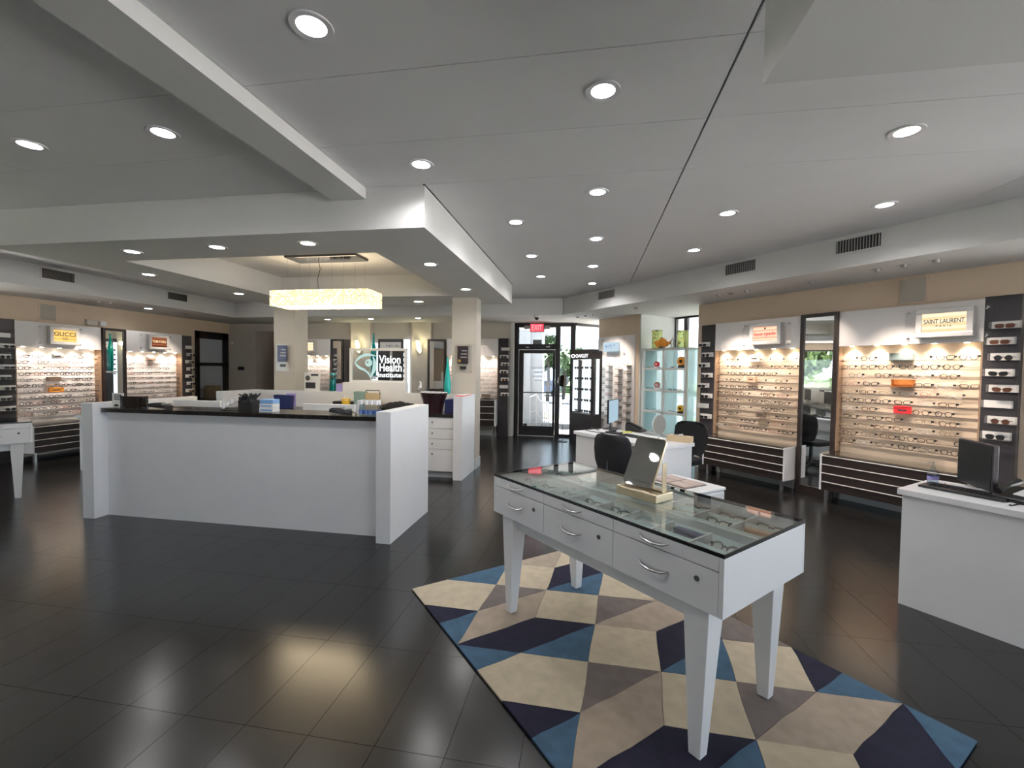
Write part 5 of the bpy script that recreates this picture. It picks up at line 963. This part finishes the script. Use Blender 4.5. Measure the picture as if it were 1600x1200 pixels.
# board with clear pegs on the pier
bo = thing('peg_display', 'white pier board with staggered clear eyewear ledges and blue sign', 'display', D(6.565, 7.46)+(0,), RZ)
B(0, 1.07, -0.03, 0, 0.10, 2.31).build('board', 'panelwhite', bo); lm = B(-0.07, 0.07, -0.13, -0.03, -0.008, 0).mesh('ledge', 'shelfline'); fm = B(-0.07, 0.07, -0.034, -0.031, -0.15, -0.01).mesh('ledge_back', 'whiteacrylic')
r_ = random.Random(8)
for c_ in range(4):
    for k in range(8):
        x = 0.14+0.265*c_+(0.0 if c_ % 2 else 0.02); z = 1.70-0.155*k-(0.075 if c_ % 2 == 0 else 0.0)
        l_ = obj('ledge', lm, bo, loc=(x, 0, z)); obj('ledge_back', fm, l_)
        co = r_.choice(CO); w = local(D(6.565, 7.46)+(0,), RZ, x, -0.12, z+0.023); eyeglasses(w, RZ, r_.choice(SH), co, '%s eyeglasses, %s ledge down in the %s column of the pier board' % (CNAME[co], ORD[k], ORD[c_]), 'eyeglasses on the pier board', False)
acrylic_plate('clear plate framing the pale blue sign on the pier', D(6.535, 7.32)+(1.93,), RZ, 0.70, 0.34); ls = thing('blue_sign', 'small pale blue sign on the pier board', 'sign', D(6.500, 7.19)+(1.99,), RZ); B(0, 0.40, -0.07, 0, 0, 0.19).build('block', 'sign_blue', ls); ik = mat('signblueink', (0.12, 0.20, 0.42), 0.5)
for q_ in ([(0.05, 0.12), (0.08, 0.15), (0.10, 0.11), (0.07, 0.07), (0.11, 0.10), (0.15, 0.12)], [(0.17, 0.07), (0.175, 0.13), (0.185, 0.16), (0.19, 0.13)], [(0.21, 0.12), (0.23, 0.12), (0.235, 0.06), (0.24, 0.15)], [(0.25, 0.11), (0.28, 0.12), (0.31, 0.10), (0.33, 0.13), (0.35, 0.15)]): MB().tube([(a, -0.0715, b) for a, b in q_], 0.006, 5).build('script_stroke', ik, ls)
for k in range(3): lo = light_obj('lamp', 'SPOT', (0.2+0.33*k, -0.10, 1.9), bo, energy=SPOT_W*0.28, color=(1.0, 0.84, 0.70), spot_size=math.radians(110), spot_blend=0.8, shadow_soft_size=0.02)
for k in range(3): MB().lathe([(0.001, 0.0), (0.014, 0.0), (0.018, 0.03), (0.001, 0.03)], 10, (0.2+0.33*k, -0.10, 1.905)).build('spot_lamp', 'steel', bo)
# cubby unit in the niche window
CA, CL0, CL1, CZ = 6.60, 5.22, 6.25, 2.0
t = thing('cubby_unit', 'tall white cubby shelf of eyewear in front of the side window', 'shelf unit', D(CA, CL1)+(0,), RZ); cw = CL1-CL0; cd = 0.40; nr = 5; rh = CZ/nr
zr = [0.02, 0.40, 0.815, 1.225, 1.635, 2.0]
for x in (0, cw/2-0.02, cw-0.04): B(x, x+0.04, 0, 0.05, 0, CZ).build('front_stile', 'colwhite', t, bevel=0.002)
for z in zr: B(0.04, cw-0.04, 0.0, 0.045, z-0.02, z+0.02).build('front_rail', 'colwhite', t); B(0.02, cw-0.02, 0.045, cd, z-0.012, z).build('shelf', 'frost', t)
B(0.005, 0.02, 0.05, cd, 0, CZ).build('side_pane', 'frost', t); B(cw-0.02, cw-0.005, 0.05, cd, 0, CZ).build('side_pane', 'frost', t)
for x in (0.02, cw/2): B(x, x+cw/2-0.13, cd, cd+0.006, 0.02, CZ).build('back_pane', 'frost', t)
B(cw/2-0.01, cw/2, 0.05, cd, 0.02, CZ).build('centre_pane', 'frost', t); B(0, cw, 0, cd, CZ, CZ+0.02).build('top', 'colwhite', t)
r_ = random.Random(17)
for k in range(1, 5):
    for j in range(2):
        for q_ in range(3):
            x = 0.12+j*cw/2+0.10*q_; w = local(D(CA, CL1)+(0,), RZ, x, 0.10+0.09*q_, zr[k]+0.024+0.0); co = r_.choice(['f_black', 'f_grey', 'f_pink', 'f_clear']); eyeglasses(w, RZ+r_.uniform(-.5, .5), r_.choice(SH), co, '%s eyeglasses, %s in the %s cubby, %s row from floor' % (CNAME[co], ORD[q_], ['left', 'right'][j], ORD[k]), 'eyeglasses in the cubby unit', 'stuff')
def cubby_item(name, lab, cat, j, k, x, m, h, m2='white'):
    w = local(D(CA, CL1)+(0,), RZ, 0.04+j*cw/2+x, 0.09, zr[k]+0.001); t = thing(name, lab, cat, w, RZ); B(-0.055, 0.055, -0.03, 0.03, 0, h*0.3).build('base', m2, t, bevel=0.004); MB().xz(ci(0, h*0.62, h*0.38, 14), -0.02, 0.02).build('body', m, t); MB().xz(ci(0.0, h*0.62, h*0.15, 10), -0.024, -0.02).build('centre', m2, t)
cubby_item('red_case', 'red and white eyewear case in the upper left cubby', 'case', 0, 4, 0.25, 'red', 0.14); cubby_item('orange_figure', 'orange and black figure in the upper right cubby', 'figurine', 1, 4, 0.30, 'orange', 0.22, 'black'); cubby_item('sunflower_ornament', 'yellow and black flower ornament in the third right cubby', 'ornament', 1, 2, 0.31, 'yellow', 0.17, 'black'); cubby_item('pink_case', 'rosy eyewear case in the second left cubby', 'case', 0, 3, 0.27, 'f_pink', 0.16)
# art glass on top of the cubby unit
def art_vase(lab, al, h):
    t = thing('art_glass_vase', lab, 'vase', D(CA+0.18, al)+(CZ+0.021,), RZ); MB().box(-0.09, 0.09, -0.05, 0.05, 0, h).build('body', 'stained', t, bevel=0.01); MB().tube([(-0.09, -0.05, h), (0.09, -0.05, h), (0.09, 0.05, h), (-0.09, 0.05, h)], 0.007, 5, closed=True).build('rim', 'ventslat', t)
    r_ = random.Random(int(al*10)); mb = MB()
    for k in range(34): x, z = r_.uniform(-.085, .085), r_.uniform(.01, h-.01); s_ = r_.uniform(.006, .016); mb.xz(ci(x, z, s_, 6), -0.054, -0.05, m=k % 3)
    mb.build('coloured_chips', ['yellow', 'leaflight', 'slatebox'], t)['kind'] = 'stuff'
art_vase('left patterned yellow green art glass vase on the cubby unit', 6.05, 0.36); art_vase('right patterned yellow green art glass vase on the cubby unit', 5.45, 0.31)
t = thing('fish_sculpture', 'orange glass fish on top of the cubby unit', 'sculpture', D(CA+0.10, 5.86)+(CZ+0.021,), RZ); MB().xz(arc([(-0.17+0.34*k/14, 0.10+0.015*math.sin(k)) for k in range(15)], [0.01+0.15*math.sin(PI*k/14)**0.8 for k in range(15)]), -0.025, 0.025).build('body', 'orange', t, bevel=0.006); MB().xz([(0.15, 0.10), (0.22, 0.15), (0.20, 0.10), (0.22, 0.06)], -0.01, 0.01).build('tail', 'amber', t); MB().xz([(-0.08, 0.165), (0.0, 0.215), (0.08, 0.165)], -0.006, 0.006).build('fin', 'amber', t); B(-0.05, 0.05, -0.03, 0.03, 0, 0.04).build('base', 'ventdark', t)
t = thing('wire_figure', 'thin wire figure beside the orange fish', 'figurine', D(CA+0.10, 5.62)+(CZ+0.021,), RZ); MB().tube([(-0.02, 0, 0.01), (-0.03, 0, 0.12), (0, 0, 0.18), (0.03, 0, 0.12), (0.02, 0, 0.01)], 0.007, 6).build('wire', 'slatebox', t); B(-0.04, 0.04, -0.02, 0.02, 0, 0.012).build('base', 'slatebox', t)
# round mirror on a stand before the sidelight
t = thing('floor_mirror', 'round mirror on a thin stand before the narrow sidelight', 'mirror', (-0.54, 9.9, 0)); MB().lathe([(0.12, 0), (0.12, 0.01), (0.012, 0.03)], 16).build('base', 'darkbronze', t, True); MB().cyl((0, 0, 0.02), (0, 0, 1.62), 0.006).build('stem', 'darkbronze', t); mb = MB(); mb.T = Matrix.Translation((0, -0.02, 1.35)) @ Matrix.Rotation(0.45, 4, 'Z') @ Matrix.Rotation(0.1, 4, 'X'); mb.xz(ci(0, 0, 0.135, 24), -0.006, 0.006); mb.build('disc', 'mirrordim', t)
t = thing('tall_blue_bottle', 'teal bottle vase on a ledge in the back alcove', 'bottle', (-5.18, YB-0.235, 1.2)); MB().lathe([(0.06, 0.2), (0.07, 0.4), (0.07, 0.8), (0.025, 1.0), (0.02, 1.2), (0.025, 1.22)], 16).build('body', 'teal', t, True); B(-0.09, 0.09, -0.06, 0.1, 0.16, 0.2).build('ledge', 'white', t)

# ================================================================== OUTDOORS
struct('ground', MB().box(-60, 60, 11.0, 15.4, -0.3, -0.12).box(-60, -9.7, -60, 11.0, -0.3, -0.12).box(7.3, 60, -60, 11.0, -0.3, -0.12), 'pavement', 'pale pavement outside')
struct('ground_path', B(-3.2, 4.5, 10.78, 13.6, -0.12, -0.04), mat('landing', (0.16, 0.14, 0.13), 0.9, var=0.15, scale=3), 'paved landing outside the entrance'); struct('ground_verge', B(-60, 60, 15.4, 17.2, -0.3, -0.10), 'lawn', 'grass verge by the street'); struct('ground_street', B(-60, 60, 17.2, 31.5, -0.3, -0.12), 'asphalt', 'pale street outside'); struct('ground_lawn', B(-60, 60, 31.5, 70, -0.3, -0.08), 'lawn', 'lawn beyond the street')
struct('ground_front', B(-9.7, 7.3, -60, -4.4, -0.3, -0.12), mat('lowbounce', (0.12, 0.125, 0.14), 0.9), 'unseen ground outside the front windows, darkened to cut bounced light'); struct('ground_garden', B(-40, -15.0, -12, 9, -0.12, -0.08), 'lawn', 'lawn outside the left windows')  # front ground made dark to keep bounce light off the bulkhead
struct('eave', MB().prism([D(8.3, -4.2), D(9.4, -4.2), D(9.4, 9.6), D(8.3, 9.0)], ZS+0.06, ZC), 'stucco', 'white eave outside the side window')
struct('wall_outside', MB().box(-4.5, -1.46, 14.4, 15.0, -0.12, 4.6).box(-2.0, -1.86, 14.30, 14.4, -0.12, 4.6), 'stucco', 'white building wing outside the door')
t = thing('handrail', 'white pipe handrail outside the entrance door', 'railing', (-1.35, 12.6, -0.04)); P_ = [(-0.26, 0.85), (-0.09, 0.92), (0.0, 0.75), (0.10, 0.72), (0.27, 0.69)]
MB().tube([(x, 0, z) for x, z in P_], 0.018, 8).build('top_rail', 'rail', t, True); MB().tube([(x, 0, z-0.45) for x, z in P_], 0.014, 8).build('mid_rail', 'rail', t, True)
for x, z in P_[:2]+[(0.09, 0.72), (0.15, 0.71), (0.21, 0.7), (0.27, 0.69)]: MB().cyl((x, 0, 0), (x, 0, z), 0.014, n=8).build('post', 'rail', t)
def foliage(name, parent, m, n, c, rx, rz, leaf, seed):
    r_ = random.Random(seed); mb = MB()
    for k in range(n):
        while True:
            p = Vector((r_.uniform(-1, 1), r_.uniform(-1, 1), r_.uniform(-1, 1)))
            if 0.25 < p.length < 1: break
        q = Vector((c[0]+p.x*rx, c[1]+p.y*rx, c[2]+p.z*rz)); a = Vector((r_.gauss(0, 1), r_.gauss(0, 1), r_.gauss(0, 1))).normalized()*leaf; b = a.cross(Vector((r_.gauss(0, 1), r_.gauss(0, 1), r_.gauss(0, 1)))).normalized()*leaf*0.5
        mb._add([q-a, q+b, q+a, q-b], [(0, 1, 2, 3)])
    o = mb.build(name, m, parent); o['kind'] = 'stuff'; return o
def tree(lab, x, y, h, cr, m, seed, n=900, gr='trees outside'):
    t = thing('tree', lab, 'tree', (x, y, -0.1), 0, gr); MB().tube([(0, 0, 0), (0.05, 0, h*0.4), (0, 0.04, h*0.75)], [0.12, 0.09, 0.05], 8).build('trunk', 'bark', t, True); foliage('crown', t, m, n, (0, 0, h*0.72), cr, cr*0.8, 0.16*cr, seed)
def palm(lab, x, y, h, seed):
    t = thing('palm_tree', lab, 'palm tree', (x, y, -0.1), 0, 'palms outside'); MB().tube([(0, 0, 0), (0.06, 0, h*0.5), (0, 0, h)], [0.11, 0.09, 0.07], 8).build('trunk', 'bark', t, True); r_ = random.Random(seed)
    for k in range(16):
        a = r_.uniform(0, 2*PI); e = r_.uniform(-0.5, 1.1); L_ = r_.uniform(0.7, 1.0); mb = MB(); pts = [Vector((math.cos(a)*u*L_, math.sin(a)*u*L_, h+math.sin(e)*u*L_*0.9-0.7*u*u*L_)) for u in [j/6 for j in range(7)]]; sd = Vector((-math.sin(a), math.cos(a), 0))
        for j in range(6): w0, w1 = 0.13*math.sin(PI*(j+0.3)/6.5), 0.13*math.sin(PI*(j+1.3)/7.5); mb._add([pts[j]-sd*w0, pts[j]+sd*w0, pts[j+1]+sd*w1, pts[j+1]-sd*w1], [(0, 1, 2, 3)])
        mb.build('frond', 'leaflight', t)
palm('palm tree seen through the narrow sidelight', -1.40, 26, 2.6, 1); palm('palm tree seen through the entrance door glass', -2.15, 24, 2.4, 2)
tree('round green tree low behind the sidelight palm', -1.1, 36, 3.0, 1.6, 'leaflight', 3); tree('green tree across the street left of the door palm', -4.4, 40, 4.6, 2.2, 'leaf', 4)
t = thing('hedge', 'clipped green hedge across the street', 'hedge', (-1.0, 33.0, -0.08)); B(-9, 9, -0.35, 0.35, 0, 0.35).build('core', 'leaf', t); foliage('leaves', t, 'leaflight', 2500, (0, 0, 0.2), 1, 0.32, 0.08, 6).scale = (9, 0.45, 1)
t = thing('parked_car', 'dark blue car across the street', 'car', (-2.75, 30.0, -0.12)); MB().xz([(-0.9, 0.25), (0.9, 0.25), (0.9, 0.6), (0.55, 0.68), (0.35, 1.05), (-0.45, 1.05), (-0.75, 0.68), (-0.9, 0.62)], -0.8, 0.8).build('body', 'carblue', t, bevel=0.04); MB().xz([(0.45, 0.70), (0.30, 0.98), (-0.40, 0.98), (-0.6, 0.70)], -0.81, 0.81).build('windows', 'black', t)
for x in (-0.55, 0.55):
    for y in (-0.8, 0.72): MB().cyl((x, y, 0.22), (x, y+0.08, 0.22), 0.22, n=16).build('wheel', 'tyre', t)
for k, (x, y, h, c_) in enumerate(((-18, 2.0, 4.0, 1.9), (-19, 7.0, 4.5, 2.1), (-18, -3.0, 3.8, 1.8))): tree('%s green tree outside the left windows' % ['middle', 'far', 'near'][k], x, y, h, c_, 'leaflight', 40+k, 1100, 'trees outside the left windows')
t = thing('hedge', 'clipped green hedge outside the left windows', 'hedge', (-13.5, 2.5, -0.08), PI/2); B(-5, 5, -0.5, 0.5, 0, 1.3).build('core', 'leaf', t); foliage('leaves', t, 'leaflight', 3000, (0, 0, 0.75), 1, 0.75, 0.1, 9).scale = (5.1, 0.7, 1)
for k, (al_, h) in enumerate(((7.6, 4.2), (3.6, 3.6))): p = D(17.0, al_+1); tree('%s tree outside the side window' % ['left', 'right'][k], p[0], p[1], h, 1.6, 'leaflight', 60+k, 800, 'trees outside the side window')
o = STK.build('eyeglass_stock', STKM); tag(o, 'far rows of small eyeglasses on the back, left and cubby displays', 'glasses', None, 'stuff')
